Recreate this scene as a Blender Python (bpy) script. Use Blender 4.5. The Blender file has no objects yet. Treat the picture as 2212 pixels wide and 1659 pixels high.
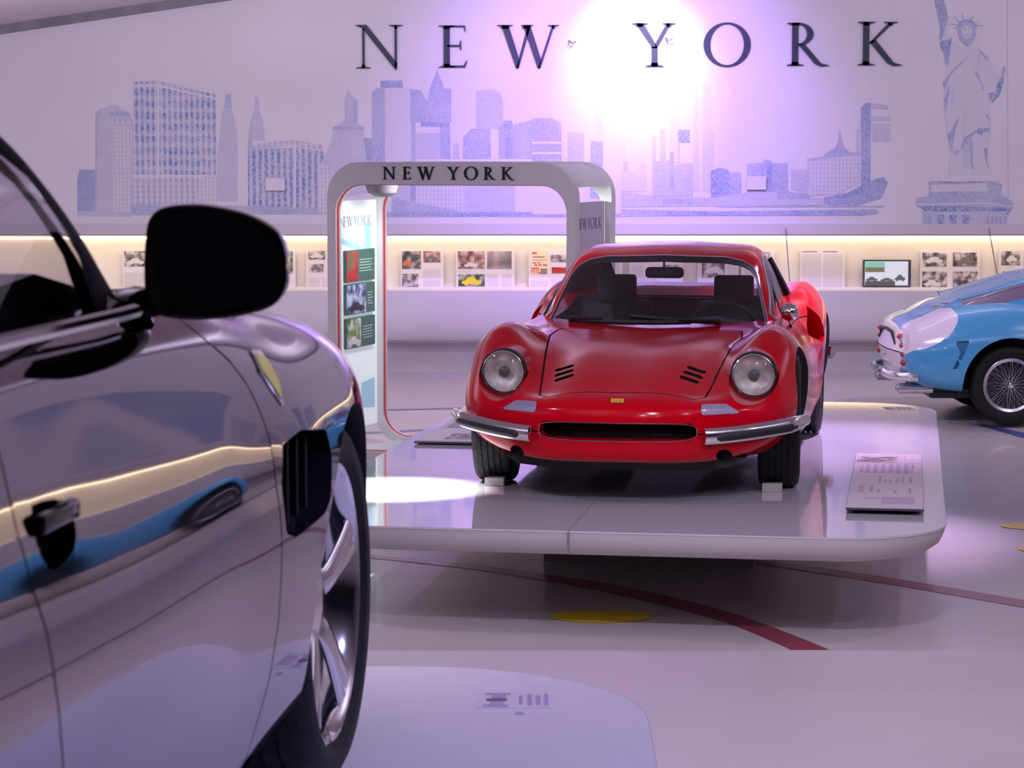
import bpy, bmesh, math, random
import numpy as np
from mathutils import Vector, Matrix
from mathutils.bvhtree import BVHTree
random.seed(7)
COL = bpy.context.scene.collection
SC = bpy.context.scene

# ------------------------------------------------------------ camera
FPX, CXP, CYP = 5244.0, 1106.0, 829.5
CAM_Z = 2.143
PITCH = math.atan((829.5 - 325.0) / FPX)
cam_data = bpy.data.cameras.new('camera')
cam_data.sensor_width = 36.0
cam_data.lens = 36.0 * FPX / 2212.0
cam_data.clip_end = 200
cam_data.dof.use_dof = True
cam_data.dof.focus_distance = 11.9
cam_data.dof.aperture_fstop = 13.0
cam = bpy.data.objects.new('camera', cam_data)
COL.objects.link(cam)
cam.location = (0, 0, CAM_Z)
cam.rotation_euler = (math.pi / 2 - PITCH, 0, 0)
SC.camera = cam

# ------------------------------------------------------------ world, lamps, exposure
world = bpy.data.worlds.new('world'); SC.world = world
world.use_nodes = True
world.node_tree.nodes['Background'].inputs[0].default_value = (0.60, 0.54, 0.80, 1)
world.node_tree.nodes['Background'].inputs[1].default_value = 0.22
SC.view_settings.view_transform = 'Standard'
SC.view_settings.look = 'None'
SC.view_settings.gamma = 1.0
SC.view_settings.use_curve_mapping = False
SC.view_settings.exposure = -0.06
SC.cycles.max_bounces = 8
SC.cycles.transparent_max_bounces = 16
SC.cycles.caustics_reflective = False
SC.cycles.caustics_refractive = False
SC.cycles.sample_clamp_indirect = 4.0

def lamp(name, kind, loc, aim, power, color, **kw):
    d = bpy.data.lights.new(name, kind)
    d.energy = power; d.color = color
    for k, v in kw.items(): setattr(d, k, v)
    o = bpy.data.objects.new(name, d); COL.objects.link(o)
    o.location = loc
    v = Vector(aim) - Vector(loc)
    o.rotation_euler = v.to_track_quat('-Z', 'Y').to_euler()
    return o

LAV = (0.83, 0.755, 1.0)
def cz(x): return 3.31 + .146 * (x + 4.92)
# added unseen uplights, soft fill bounced off the ceiling membrane
for (x, y, e) in ((-6.0, 9.0, 60), (-1.5, 7.0, 85), (4.0, 7.0, 95), (9.0, 9.0, 90), (-6.0, 18.0, 110), (-1.5, 20.0, 60), (4.0, 20.0, 60), (9.5, 18.0, 110), (0.5, 3.0, 26)):
    lamp('fill_uplight', 'AREA', (x, y, cz(x) - 1.1), (x, y, 9), e, LAV, shape='RECTANGLE', size=2.4, size_y=2.4)
# added strip lights near the ceiling that brighten the back wall
for (x, e) in ((-6.5, 19), (-3.5, 20), (-.5, 20), (3.0, 22), (6.2, 28), (9.5, 28)):
    lamp('wall_fill', 'AREA', (x, 19.6, cz(x) - .15), (x, 23.2, 1.9), e, LAV, shape='RECTANGLE', size=2.6, size_y=.25)
# small ceiling spots; those aimed at kiosk and near floor are added fill
for (x, y, tx, ty, e) in ((-2.6, 9.6, -.4, 12.5, 130), (3.2, 8.8, 1.4, 12.4, 105), (1.4, 4.2, 1.6, 9.4, 25), (6.0, 13.5, 5.0, 18.6, 420), (2.0, 15.0, 1.4, 19.2, 260), (-1.2, 11.2, -.6, 16.6, 300), (-3.4, 14.5, -3.2, 19.5, 260), (3.6, 5.2, 2.4, 7.6, 150), (.3, 5.0, .2, 8.4, 110), (6.5, 9.0, 4.5, 12.0, 190), (9.0, 14.0, 8.5, 17, 260)):
    lamp('ceiling_spot', 'SPOT', (x, y, cz(x) - .25), (tx, ty, .5), e, LAV, spot_size=math.radians(84), spot_blend=1.0, shadow_soft_size=.06)
# white and violet wall spot above the title
lamp('wall_spot_white', 'SPOT', (1.2, 21.6, 3.95), (1.20, 23.2, 2.98), 235, (1.0, 0.96, 0.98), spot_size=math.radians(52), spot_blend=1.0, shadow_soft_size=0.05)
lamp('wall_spot_violet', 'SPOT', (1.1, 20.4, 4.0), (1.0, 23.2, 2.5), 900, (0.44, 0.24, 1.0), spot_size=math.radians(84), spot_blend=1.0, shadow_soft_size=0.08)
# narrow spots on the podium, and an added fill for the floor before it
lamp('floor_fill_spot', 'SPOT', (.9, 6.2, 3.85), (.7, 10.6, 0), 480, LAV, spot_size=math.radians(36), spot_blend=1.0, shadow_soft_size=.12)
lamp('podium_spot_white', 'SPOT', (-1.9, 11.5, 3.4), (-0.62, 11.72, 0.5), 2400, (0.95, 0.95, 1.0), spot_size=math.radians(17.5), spot_blend=0.5, shadow_soft_size=0.04)
lamp('podium_spot_pink', 'SPOT', (3.2, 15.4, 4.2), (1.76, 13.6, 0.5), 1700, (0.84, 0.52, 1.0), spot_size=math.radians(34), spot_blend=1.0, shadow_soft_size=0.1)
lamp('front_spot_blue', 'SPOT', (1.4, 2.6, 3.8), (0.1, 5.2, 0.95), 430, (0.50, 0.50, 1.0), spot_size=math.radians(58), spot_blend=1.0, shadow_soft_size=0.1)

# ------------------------------------------------------------ pixel -> world helpers (surveying the photograph)
def ray(px, py):
    a = (px - CXP) / FPX; b = (CYP - py) / FPX
    return Vector((a, math.cos(PITCH) + b * math.sin(PITCH), -math.sin(PITCH) + b * math.cos(PITCH)))
def at_z(px, py, z):
    d = ray(px, py); t = (z - CAM_Z) / d.z
    return Vector((0, 0, CAM_Z)) + d * t
def at_y(px, py, y):
    d = ray(px, py); t = y / d.y
    return Vector((0, 0, CAM_Z)) + d * t

# ------------------------------------------------------------ materials
def lin(c):
    return tuple(((v / 255.0) / 12.92 if v / 255.0 <= 0.04045 else ((v / 255.0 + 0.055) / 1.055) ** 2.4) for v in c)
def mat(name, color, rough=0.5, metal=0.0, coat=0.0, emit=None, emit_s=0.0, noise=0.0, nscale=8.0, nstretch=(1, 1, 1), bump=0.0, bscale=60.0, ior=1.5, spec=0.5, dots=0.0):
    m = bpy.data.materials.new(name); m.use_nodes = True
    nt = m.node_tree; b = nt.nodes['Principled BSDF']
    b.inputs['Base Color'].default_value = (*color, 1)
    b.inputs['Roughness'].default_value = rough
    b.inputs['Metallic'].default_value = metal
    b.inputs['IOR'].default_value = ior
    b.inputs['Coat Weight'].default_value = coat
    b.inputs['Coat Roughness'].default_value = 0.03
    b.inputs['Specular IOR Level'].default_value = spec
    if emit is not None:
        b.inputs['Emission Color'].default_value = (*emit, 1)
        b.inputs['Emission Strength'].default_value = emit_s
    tc = nt.nodes.new('ShaderNodeTexCoord')
    mp = nt.nodes.new('ShaderNodeMapping'); mp.inputs['Scale'].default_value = nstretch
    nt.links.new(tc.outputs['Object'], mp.inputs[0])
    n = nt.nodes.new('ShaderNodeTexNoise'); n.inputs['Scale'].default_value = nscale
    n.inputs['Detail'].default_value = 4
    nt.links.new(mp.outputs[0], n.inputs['Vector'])
    amt = noise if noise > 0 else 0.02
    mr = nt.nodes.new('ShaderNodeMapRange')
    mr.inputs['From Min'].default_value = 0.3; mr.inputs['From Max'].default_value = 0.7
    mr.inputs['To Min'].default_value = 1 - amt; mr.inputs['To Max'].default_value = 1 + amt
    nt.links.new(n.outputs['Fac'], mr.inputs[0])
    mx = nt.nodes.new('ShaderNodeVectorMath'); mx.operation = 'SCALE'
    mx.inputs[0].default_value = color
    nt.links.new(mr.outputs[0], mx.inputs['Scale'])
    nt.links.new(mx.outputs[0], b.inputs['Base Color'])
    if bump > 0:
        n2 = nt.nodes.new('ShaderNodeTexNoise'); n2.inputs['Scale'].default_value = bscale
        nt.links.new(tc.outputs['Object'], n2.inputs['Vector'])
        bp = nt.nodes.new('ShaderNodeBump'); bp.inputs['Strength'].default_value = bump; bp.inputs['Distance'].default_value = 0.01
        nt.links.new(n2.outputs['Fac'], bp.inputs['Height'])
        nt.links.new(bp.outputs[0], b.inputs['Normal'])
    return m
def glass_mat(name, tint, refl_rough=0.0, ior=1.5):
    m = bpy.data.materials.new(name); m.use_nodes = True
    nt = m.node_tree; nt.nodes.remove(nt.nodes['Principled BSDF'])
    out = nt.nodes['Material Output']
    t = nt.nodes.new('ShaderNodeBsdfTransparent'); t.inputs[0].default_value = (*tint, 1)
    g = nt.nodes.new('ShaderNodeBsdfGlossy'); g.inputs['Roughness'].default_value = refl_rough
    lw = nt.nodes.new('ShaderNodeLayerWeight'); lw.inputs[0].default_value = .5     # facing = 1 - |cos|, same from both sides of the thin pane
    pw = nt.nodes.new('ShaderNodeMath'); pw.operation = 'POWER'; pw.inputs[1].default_value = 5.0; nt.links.new(lw.outputs['Facing'], pw.inputs[0])
    f0 = ((ior - 1) / (ior + 1)) ** 2 * 2
    f = nt.nodes.new('ShaderNodeMapRange'); f.inputs['To Min'].default_value = f0; f.inputs['To Max'].default_value = 1.0; nt.links.new(pw.outputs[0], f.inputs[0])
    mx = nt.nodes.new('ShaderNodeMixShader')
    nt.links.new(f.outputs[0], mx.inputs[0]); nt.links.new(t.outputs[0], mx.inputs[1]); nt.links.new(g.outputs[0], mx.inputs[2])
    nt.links.new(mx.outputs[0], out.inputs[0])
    return m

# ------------------------------------------------------------ object helpers
def link_mesh(name, V, F, m, parent=None, smooth=False, normals=None):
    me = bpy.data.meshes.new(name)
    me.from_pydata([tuple(map(float, v)) for v in V], [], [tuple(f) for f in F])
    if smooth: me.polygons.foreach_set('use_smooth', [True] * len(me.polygons))
    if m is not None: me.materials.append(m)
    if normals is not None:
        me.normals_split_custom_set_from_vertices([tuple(n) for n in normals])
    me.update()
    o = bpy.data.objects.new(name, me); COL.objects.link(o)
    if parent is not None: o.parent = parent
    return o
def tag(o, label=None, cat=None, group=None, kind=None):
    if label: o['label'] = label
    if cat: o['category'] = cat
    if group: o['group'] = group
    if kind: o['kind'] = kind
    return o
def thing(name, label, cat, loc=(0, 0, 0), rz=0.0, group=None):
    o = bpy.data.objects.new(name, None); COL.objects.link(o)
    o.location = loc; o.rotation_euler = (0, 0, rz); o.empty_display_size = 0.1
    return tag(o, label, cat, group)
def copy_tree(o, parent=None):
    c = o.copy(); COL.objects.link(c)
    if parent is not None: c.parent = parent
    for ch in [q for q in bpy.data.objects if q.parent == o and q.name in COL.objects]:
        copy_tree(ch, c)
    return c

class MB:
    def __init__(s): s.V = []; s.F = []
    def add(s, V, F):
        n = len(s.V); s.V += [tuple(v) for v in V]; s.F += [tuple(i + n for i in f) for f in F]; return s
    def box(s, lo, hi, bev=0.0):
        x0, y0, z0 = lo; x1, y1, z1 = hi
        if bev <= 0:
            V = [(x0, y0, z0), (x1, y0, z0), (x1, y1, z0), (x0, y1, z0), (x0, y0, z1), (x1, y0, z1), (x1, y1, z1), (x0, y1, z1)]
            F = [(0, 3, 2, 1), (4, 5, 6, 7), (0, 1, 5, 4), (1, 2, 6, 5), (2, 3, 7, 6), (3, 0, 4, 7)]
            return s.add(V, F)
        bm = bmesh.new()
        bmesh.ops.create_cube(bm, size=1)
        for v in bm.verts:
            v.co = Vector(((x0 + x1) / 2 + v.co.x * (x1 - x0), (y0 + y1) / 2 + v.co.y * (y1 - y0), (z0 + z1) / 2 + v.co.z * (z1 - z0)))
        bmesh.ops.bevel(bm, geom=bm.edges[:], offset=bev, segments=3, affect='EDGES', profile=0.5)
        return s.bm(bm)
    def bm(s, bm):
        bm.verts.index_update()
        s.add([v.co[:] for v in bm.verts], [[v.index for v in f.verts] for f in bm.faces]); bm.free(); return s
    def prism(s, poly, axis, a, b):
        """extrude a 2D polygon along axis (0,1,2) from a to b"""
        n = len(poly)
        def P(p, t):
            q = list(p); q.insert(axis, t); return tuple(q)
        V = [P(p, a) for p in poly] + [P(p, b) for p in poly]
        F = [tuple(range(n))[::-1], tuple(range(n, 2 * n))] + [(i, (i + 1) % n, n + (i + 1) % n, n + i) for i in range(n)]
        return s.add(V, F)
    def tube(s, pts, r, n=10, closed=False, flat=None):
        """round (or elliptical: flat=(ra,rb,up)) tube along pts; r may be list"""
        pts = [Vector(p) for p in pts]; m = len(pts); V = []; F = []
        prev = None
        for i, p in enumerate(pts):
            if closed: t = pts[(i + 1) % m] - pts[i - 1]
            else: t = (pts[min(i + 1, m - 1)] - pts[max(i - 1, 0)])
            t.normalize()
            up = Vector(flat[2]) if flat else (Vector((0, 0, 1)) if abs(t.z) < 0.9 else Vector((1, 0, 0)))
            if prev is not None and not flat: up = prev
            a = t.cross(up).normalized(); b = a.cross(t).normalized(); prev = b
            rr = r[i] if hasattr(r, '__len__') else r
            ra, rb = (flat[0] * rr, flat[1] * rr) if flat else (rr, rr)
            for k in range(n):
                c, d = math.cos(2 * math.pi * k / n), math.sin(2 * math.pi * k / n)
                V.append(p + a * (ra * c) + b * (rb * d))
        seg = m if closed else m - 1
        for i in range(seg):
            for k in range(n):
                F.append((i * n + k, i * n + (k + 1) % n, ((i + 1) % m) * n + (k + 1) % n, ((i + 1) % m) * n + k))
        if not closed:
            F.append(tuple(range(n))); F.append(tuple(range((m - 1) * n, m * n))[::-1])
        return s.add(V, F)
    def lathe(s, prof, n=48, axis='x', c=(0, 0, 0), closed=False):
        """prof: list of (axial, radius)"""
        V = []; F = []; m = len(prof)
        for i, (a, r) in enumerate(prof):
            for k in range(n):
                t = 2 * math.pi * k / n; u, v = r * math.cos(t), r * math.sin(t)
                p = (a, u, v) if axis == 'x' else ((u, a, v) if axis == 'y' else (u, v, a))
                V.append((p[0] + c[0], p[1] + c[1], p[2] + c[2]))
        for i in range(m if closed else m - 1):
            j = (i + 1) % m
            for k in range(n):
                F.append((i * n + k, i * n + (k + 1) % n, j * n + (k + 1) % n, j * n + k))
        return s.add(V, F)
    def xf(s, M):
        s.V = [tuple(M @ Vector(v)) for v in s.V]; return s
    def build(s, name, m, parent=None, smooth=False, fix=True):
        o = link_mesh(name, s.V, s.F, m, parent, smooth)
        if fix:
            bm = bmesh.new(); bm.from_mesh(o.data)
            bmesh.ops.recalc_face_normals(bm, faces=bm.faces); bm.to_mesh(o.data); bm.free()
        if smooth:
            try: o.data.set_sharp_from_angle(angle=math.radians(38))
            except Exception: pass
        return o

# ------------------------------------------------------------ spline surfaces
def nat_cubic(xk, Y, x):
    xk = np.asarray(xk, float); Y = np.asarray(Y, float); sh = Y.shape[1:]; Y = Y.reshape(len(xk), -1); n = len(xk)
    h = np.diff(xk); A = np.zeros((n, n)); B = np.zeros_like(Y); A[0, 0] = A[-1, -1] = 1
    for i in range(1, n - 1):
        A[i, i - 1] = h[i - 1]; A[i, i] = 2 * (h[i - 1] + h[i]); A[i, i + 1] = h[i]
        B[i] = 6 * ((Y[i + 1] - Y[i]) / h[i] - (Y[i] - Y[i - 1]) / h[i - 1])
    M = np.linalg.solve(A, B); x = np.asarray(x, float)
    k = np.clip(np.searchsorted(xk, x, side='right') - 1, 0, n - 2); hh = h[k][:, None]
    a = (xk[k + 1] - x)[:, None]; b = (x - xk[k])[:, None]
    R = M[k] * a ** 3 / (6 * hh) + M[k + 1] * b ** 3 / (6 * hh) + (Y[k] / hh - M[k] * hh / 6) * a + (Y[k + 1] / hh - M[k + 1] * hh / 6) * b
    return R.reshape((len(x),) + sh)
def pchip(xk, Y, x):
    xk = np.asarray(xk, float); Y = np.asarray(Y, float); sh = Y.shape[1:]; Y = Y.reshape(len(xk), -1); n = len(xk)
    h = np.diff(xk)[:, None]; d = np.diff(Y, axis=0) / h; m = np.zeros_like(Y)
    m[0] = d[0]; m[-1] = d[-1]
    for i in range(1, n - 1):
        w1 = 2 * h[i] + h[i - 1]; w2 = h[i] + 2 * h[i - 1]
        ok = d[i - 1] * d[i] > 0
        with np.errstate(divide='ignore', invalid='ignore'):
            m[i] = np.where(ok, (w1 + w2) / (w1 / np.where(ok, d[i - 1], 1) + w2 / np.where(ok, d[i], 1)), 0)
    x = np.asarray(x, float); k = np.clip(np.searchsorted(xk, x, side='right') - 1, 0, n - 2)
    hh = h[k]; t = ((x - xk[k])[:, None]) / hh
    R = Y[k] * (1 + 2 * t) * (1 - t) ** 2 + m[k] * hh * t * (1 - t) ** 2 + Y[k + 1] * t * t * (3 - 2 * t) + m[k + 1] * hh * t * t * (t - 1)
    return R.reshape((len(x),) + sh)

class Surf:
    """a quad surface whose faces can be split along any implicit curve f(P)=0"""
    def __init__(s, V, F): s.V = [tuple(v) for v in V]; s.F = F; s.allf = None
    @staticmethod
    def loft(st, us, step=0.03, ref=0.84, p=2.2, interp=pchip, closed=True):
        U = [a[0] for a in st]; K = np.array([[a[1]] for a in st]); P = np.array([a[2] for a in st], float)
        Pu = interp(U, P, us); Ku = pchip(U, K, us)[:, 0]
        L = np.linalg.norm(np.diff(P, axis=1), axis=2).mean(0) + 0.01
        kn = np.concatenate([[0], np.cumsum(L)]); m = len(kn)
        mir = lambda A: A * np.array([-1, 1])
        if closed:
            ext = np.concatenate([mir(Pu[:, 3:0:-1]), Pu, mir(Pu[:, -2:-5:-1])], axis=1)
            kx = np.concatenate([-kn[3:0:-1], kn, 2 * kn[-1] - kn[-2:-5:-1]])
        else:
            ext = np.concatenate([Pu, mir(Pu[:, -2:-5:-1])], axis=1)
            kx = np.concatenate([kn, 2 * kn[-1] - kn[-2:-5:-1]])
        ts = [0.0]
        for j in range(m - 1):
            q = max(2, int(round(L[j] / step))); ts += list(kn[j] + (kn[j + 1] - kn[j]) * np.arange(1, q + 1) / q)
        ts = np.array(ts)
        H = nat_cubic(kx, ext.transpose(1, 0, 2), ts).transpose(1, 0, 2)   # (nu, nt, 2)
        H[:, :, 0] = np.maximum(H[:, :, 0], 0)
        H[:, -1, 0] = 0
        if closed: H[:, 0, 0] = 0
        nt = len(ts); nu = len(us)
        full = np.concatenate([H, (H * np.array([-1, 1]))[:, (-2 if True else 0)::-1][:, : nt - 1 - (1 if closed else 0)]], axis=1)
        nc = full.shape[1]
        Y = np.asarray(us)[:, None] + Ku[:, None] * (np.abs(full[:, :, 0]) / ref) ** p
        V = np.stack([full[:, :, 0], Y, full[:, :, 1]], axis=2).reshape(-1, 3)
        F = []
        for i in range(nu - 1):
            for j in range(nc if closed else nc - 1):
                k = (j + 1) % nc
                F.append((i * nc + j, i * nc + k, (i + 1) * nc + k, (i + 1) * nc + j))
        S = Surf(V, F); S.orient(); return S
    def orient(s):
        A = np.array(s.V); c = A.mean(0); tot = 0
        Fq = np.array([f for f in s.F if len(f) == 4])
        n = np.cross(A[Fq[:, 2]] - A[Fq[:, 0]], A[Fq[:, 3]] - A[Fq[:, 1]]); tot = (n * (A[Fq].mean(1) - c)).sum()
        if tot < 0: s.F = [f[::-1] for f in s.F]
    def split(s, F, f, iters=3):
        A = np.array(s.V); vals = f(A); vals = np.where(np.abs(vals) < 1e-7, 1e-7, vals); neg = vals < 0
        ins, outs, cross = [], [], []
        for fc in F:
            k = sum(1 for i in fc if neg[i])
            if k == 0: outs.append(fc)
            elif k == len(fc): ins.append(fc)
            else: cross.append(fc)
        E = {}
        for fc in cross:
            n = len(fc)
            for q in range(n):
                a, b = fc[q], fc[(q + 1) % n]
                if neg[a] != neg[b]: E.setdefault((min(a, b), max(a, b)), None)
        if E:
            K = np.array(list(E.keys())); lo = np.zeros(len(K)); hi = np.ones(len(K)); fl = vals[K[:, 0]].copy(); fh = vals[K[:, 1]].copy()
            for _ in range(iters):
                t = lo + (hi - lo) * np.clip(fl / (fl - fh), 0.05, 0.95)
                P = A[K[:, 0]] * (1 - t)[:, None] + A[K[:, 1]] * t[:, None]
                fv = f(P); same = (fv < 0) == (fl < 0)
                lo = np.where(same, t, lo); fl = np.where(same, fv, fl); hi = np.where(same, hi, t); fh = np.where(same, fh, fv)
            t = lo + (hi - lo) * (fl / (fl - fh)); P = A[K[:, 0]] * (1 - t)[:, None] + A[K[:, 1]] * t[:, None]
            n0 = len(s.V); s.V += [tuple(p) for p in P]
            for i, k in enumerate(E): E[k] = n0 + i
            for fc in cross:
                n = len(fc); pi, po = [], []
                for q in range(n):
                    a, b = fc[q], fc[(q + 1) % n]
                    (pi if neg[a] else po).append(a)
                    if neg[a] != neg[b]:
                        c = E[(min(a, b), max(a, b))]; pi.append(c); po.append(c)
                if len(pi) > 2: ins.append(tuple(pi))
                if len(po) > 2: outs.append(tuple(po))
        return ins, outs
    def normals(s, F):
        A = np.array(s.V); N = np.zeros_like(A)
        T = []
        for f in F:
            for q in range(1, len(f) - 1): T.append((f[0], f[q], f[q + 1]))
        T = np.array(T); n = np.cross(A[T[:, 1]] - A[T[:, 0]], A[T[:, 2]] - A[T[:, 0]])
        for k in range(3): np.add.at(N, T[:, k], n)
        L = np.linalg.norm(N, axis=1)[:, None]; s.N = N / np.where(L < 1e-12, 1, L)
        return s.N
    def build(s, name, F, m, parent=None, off=0.0):
        used = sorted({i for f in F for i in f}); mp = {i: k for k, i in enumerate(used)}
        A = np.array(s.V)[used]; Nn = s.N[used]
        return link_mesh(name, A + Nn * off, [[mp[i] for i in f] for f in F], m, parent, True, Nn)
    def boundary(s, F, sel):
        cnt = {}
        for f in F:
            for q in range(len(f)):
                a, b = f[q], f[(q + 1) % len(f)]; k = (min(a, b), max(a, b)); cnt[k] = cnt.get(k, 0) + 1
        es = [k for k, c in cnt.items() if c == 1]
        A = np.array(s.V); return [e for e in es if sel(A[e[0]]) and sel(A[e[1]])]
    def flange(s, F, sel, mp):
        V = []; Fo = []; idx = {}
        for a, b in s.boundary(F, sel):
            for i in (a, b):
                if i not in idx:
                    idx[i] = len(V); p = s.V[i]; V.append(p); V.append(tuple(mp(np.array(p), s.N[i])))
            Fo.append((idx[a], idx[b], idx[b] + 1, idx[a] + 1))
        mb = MB(); mb.V = V; mb.F = Fo; return mb
    def bvh(s): return BVHTree.FromPolygons(s.V, s.F)

def poly_sdf(P, poly, r=0.0):
    """signed distance (negative inside) of 2D points to polygon, rounded by r (polygon is the inset core)"""
    poly = np.asarray(poly, float); n = len(poly); d = np.full(len(P), 1e9); inside = np.zeros(len(P), bool)
    for i in range(n):
        a, b = poly[i], poly[(i + 1) % n]; e = b - a; w = P - a
        t = np.clip((w @ e) / (e @ e), 0, 1); d = np.minimum(d, np.linalg.norm(w - t[:, None] * e, axis=1))
        c = (a[1] > P[:, 1]) != (b[1] > P[:, 1])
        with np.errstate(divide='ignore', invalid='ignore'):
            xi = a[0] + (P[:, 1] - a[1]) * (b[0] - a[0]) / (b[1] - a[1] if b[1] != a[1] else 1e-9)
        inside ^= c & (P[:, 0] < xi)
    return np.where(inside, -d, d) - r
def line_dist(P, pts):
    d = np.full(len(P), 1e9); pts = np.asarray(pts, float)
    for i in range(len(pts) - 1):
        a, b = pts[i], pts[i + 1]; e = b - a; w = P - a
        t = np.clip((w @ e) / (e @ e), 0, 1); d = np.minimum(d, np.linalg.norm(w - t[:, None] * e, axis=1))
    return d
def crom(pts, n=8, closed=False):
    """smooth curve through points"""
    pts = [np.array(p, float) for p in pts]; m = len(pts); out = []
    for i in range(m if closed else m - 1):
        g = lambda k: pts[k % m] if closed else pts[min(max(k, 0), m - 1)]
        a, b, c, d = g(i - 1), g(i), g(i + 1), g(i + 2)
        for q in range(n):
            t = q / n
            out.append(0.5 * (2 * b + (c - a) * t + (2 * a - 5 * b + 4 * c - d) * t * t + (3 * b - a - 3 * c + d) * t ** 3))
    if not closed: out.append(pts[-1])
    return [tuple(p) for p in out]

# ------------------------------------------------------------ roman capitals for the painted and fixed lettering
def _ell(cx, cy, rx, ry, n=40): return [(cx + rx * math.cos(2 * math.pi * k / n), cy + ry * math.sin(2 * math.pi * k / n)) for k in range(n)]
def _ring(o, i): return [[o[k], o[(k + 1) % len(o)], i[(k + 1) % len(i)], i[k]] for k in range(len(o))]
def _serif(x0, x1, y, up, xl, xr):
    s = 1 if up else -1
    return [(x0, y), (x1, y), (x1, y + s * 0.018), (xr + 0.015, y + s * 0.045), (xr, y + s * 0.09), (xl, y + s * 0.09), (xl - 0.015, y + s * 0.045), (x0, y + s * 0.018)]
def glyph(ch):
    W = 0.145
    if ch == 'N':
        return 1.10, [[(0.15, 0.0), (0.205, 0.0), (0.205, 0.93), (0.15, 0.93)], [(0.90, 0.02), (0.955, 0.02), (0.955, 1.0), (0.90, 1.0)],
                      [(0.06, 1.0), (0.25, 1.0), (0.955, 0.12), (0.955, -0.03), (0.92, -0.03), (0.15, 0.93)], _serif(0.0, 0.34, 0, True, 0.15, 0.205), _serif(0.77, 1.10, 1, False, 0.90, 0.955), [(0.0, 1.0), (0.1, 1.0), (0.15, 0.93), (0.0, 0.982)]]
    if ch == 'E':
        return 0.68, [[(0.12, 0), (0.12 + W, 0), (0.12 + W, 1), (0.12, 1)], _serif(0.0, 0.4, 0, True, 0.12, 0.12 + W), _serif(0.0, 0.4, 1, False, 0.12, 0.12 + W),
                      [(0.2, 0.955), (0.60, 0.955), (0.63, 0.84), (0.645, 0.84), (0.63, 1.0), (0.2, 1.0)], [(0.2, 0.49), (0.5, 0.49), (0.52, 0.41), (0.54, 0.41), (0.54, 0.64), (0.52, 0.64), (0.5, 0.54), (0.2, 0.54)],
                      [(0.2, 0), (0.64, 0), (0.69, 0.17), (0.67, 0.17), (0.60, 0.05), (0.2, 0.05)]]
    if ch == 'W':
        return 1.48, [[(0.10, 1), (0.27, 1), (0.54, 0.16), (0.50, -0.03), (0.46, -0.03)], [(0.46, -0.03), (0.52, -0.03), (0.80, 0.96), (0.74, 1.0)], [(0.62, 1), (0.79, 1), (1.06, 0.16), (1.02, -0.03), (0.98, -0.03)],
                      [(0.98, -0.03), (1.04, -0.03), (1.38, 1.0), (1.32, 1.0)], _serif(0.0, 0.38, 1, False, 0.10, 0.27), _serif(1.22, 1.48, 1, False, 1.32, 1.38), _serif(0.58, 0.87, 1, False, 0.62, 0.78)]
    if ch == 'Y':
        return 1.0, [[(0.45, 0), (0.45 + W, 0), (0.45 + W, 0.46), (0.45, 0.46)], [(0.08, 1), (0.26, 1), (0.56, 0.50), (0.595, 0.42), (0.45, 0.42), (0.44, 0.48)], [(0.55, 0.42), (0.595, 0.46), (0.90, 1), (0.80, 1), (0.53, 0.52)],
                     _serif(0.32, 0.73, 0, True, 0.45, 0.45 + W), _serif(0.0, 0.36, 1, False, 0.10, 0.24), _serif(0.71, 1.0, 1, False, 0.81, 0.89)]
    if ch == 'O':
        return 1.13, _ring(_ell(0.565, 0.5, 0.565, 0.53), _ell(0.565, 0.5, 0.405, 0.485))
    if ch == 'R':
        o = [(0.26 + 0.36 * math.cos(t), 0.735 + 0.265 * math.sin(t)) for t in [(-math.pi / 2) + math.pi * k / 16 for k in range(17)]]
        i = [(0.26 + 0.21 * math.cos(t), 0.735 + 0.22 * math.sin(t)) for t in [(-math.pi / 2) + math.pi * k / 16 for k in range(17)]]
        q = [[o[k], o[k + 1], i[k + 1], i[k]] for k in range(16)]
        return 1.0, q + [[(0.12, 0), (0.12 + W, 0), (0.12 + W, 1), (0.12, 1)], _serif(0.0, 0.4, 0, True, 0.12, 0.12 + W), [(0.0, 1), (0.3, 1), (0.3, 0.93), (0.12, 0.93), (0.0, 0.982)],
                      [(0.26, 0.50), (0.42, 0.50), (0.80, 0.06), (1.02, 0.0), (0.80, -0.02), (0.66, 0.04)]]
    if ch == 'K':
        return 1.02, [[(0.12, 0), (0.12 + W, 0), (0.12 + W, 1), (0.12, 1)], _serif(0.0, 0.4, 0, True, 0.12, 0.12 + W), _serif(0.0, 0.4, 1, False, 0.12, 0.12 + W),
                      [(0.25, 0.5), (0.33, 0.5), (0.80, 0.96), (0.72, 0.985)], _serif(0.60, 0.92, 1, False, 0.72, 0.80), [(0.27, 0.54), (0.40, 0.60), (0.84, 0.06), (1.06, 0.0), (0.84, -0.02), (0.70, 0.04)]]
    return 0.5, []
def letters(parent, text, m, to3d, h, gaps, thick=0.006, name='letter', bold=0.0):
    """text set glyph by glyph at given left offsets (gaps); to3d(u, v, w) maps to space"""
    for ch, u in zip(text, gaps):
        w, polys = glyph(ch); mb = MB()
        if bold > 0: polys = polys + [[(a + bold, b) for a, b in p] for p in polys]
        for p in polys:
            n = len(p); V = [to3d(u + a * h, b * h, 0) for a, b in p] + [to3d(u + a * h, b * h, thick) for a, b in p]
            mb.add(V, [tuple(range(n)), tuple(range(n, 2 * n))[::-1]] + [(k, (k + 1) % n, n + (k + 1) % n, n + k) for k in range(n)])
        mb.build(name, m, parent)
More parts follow.
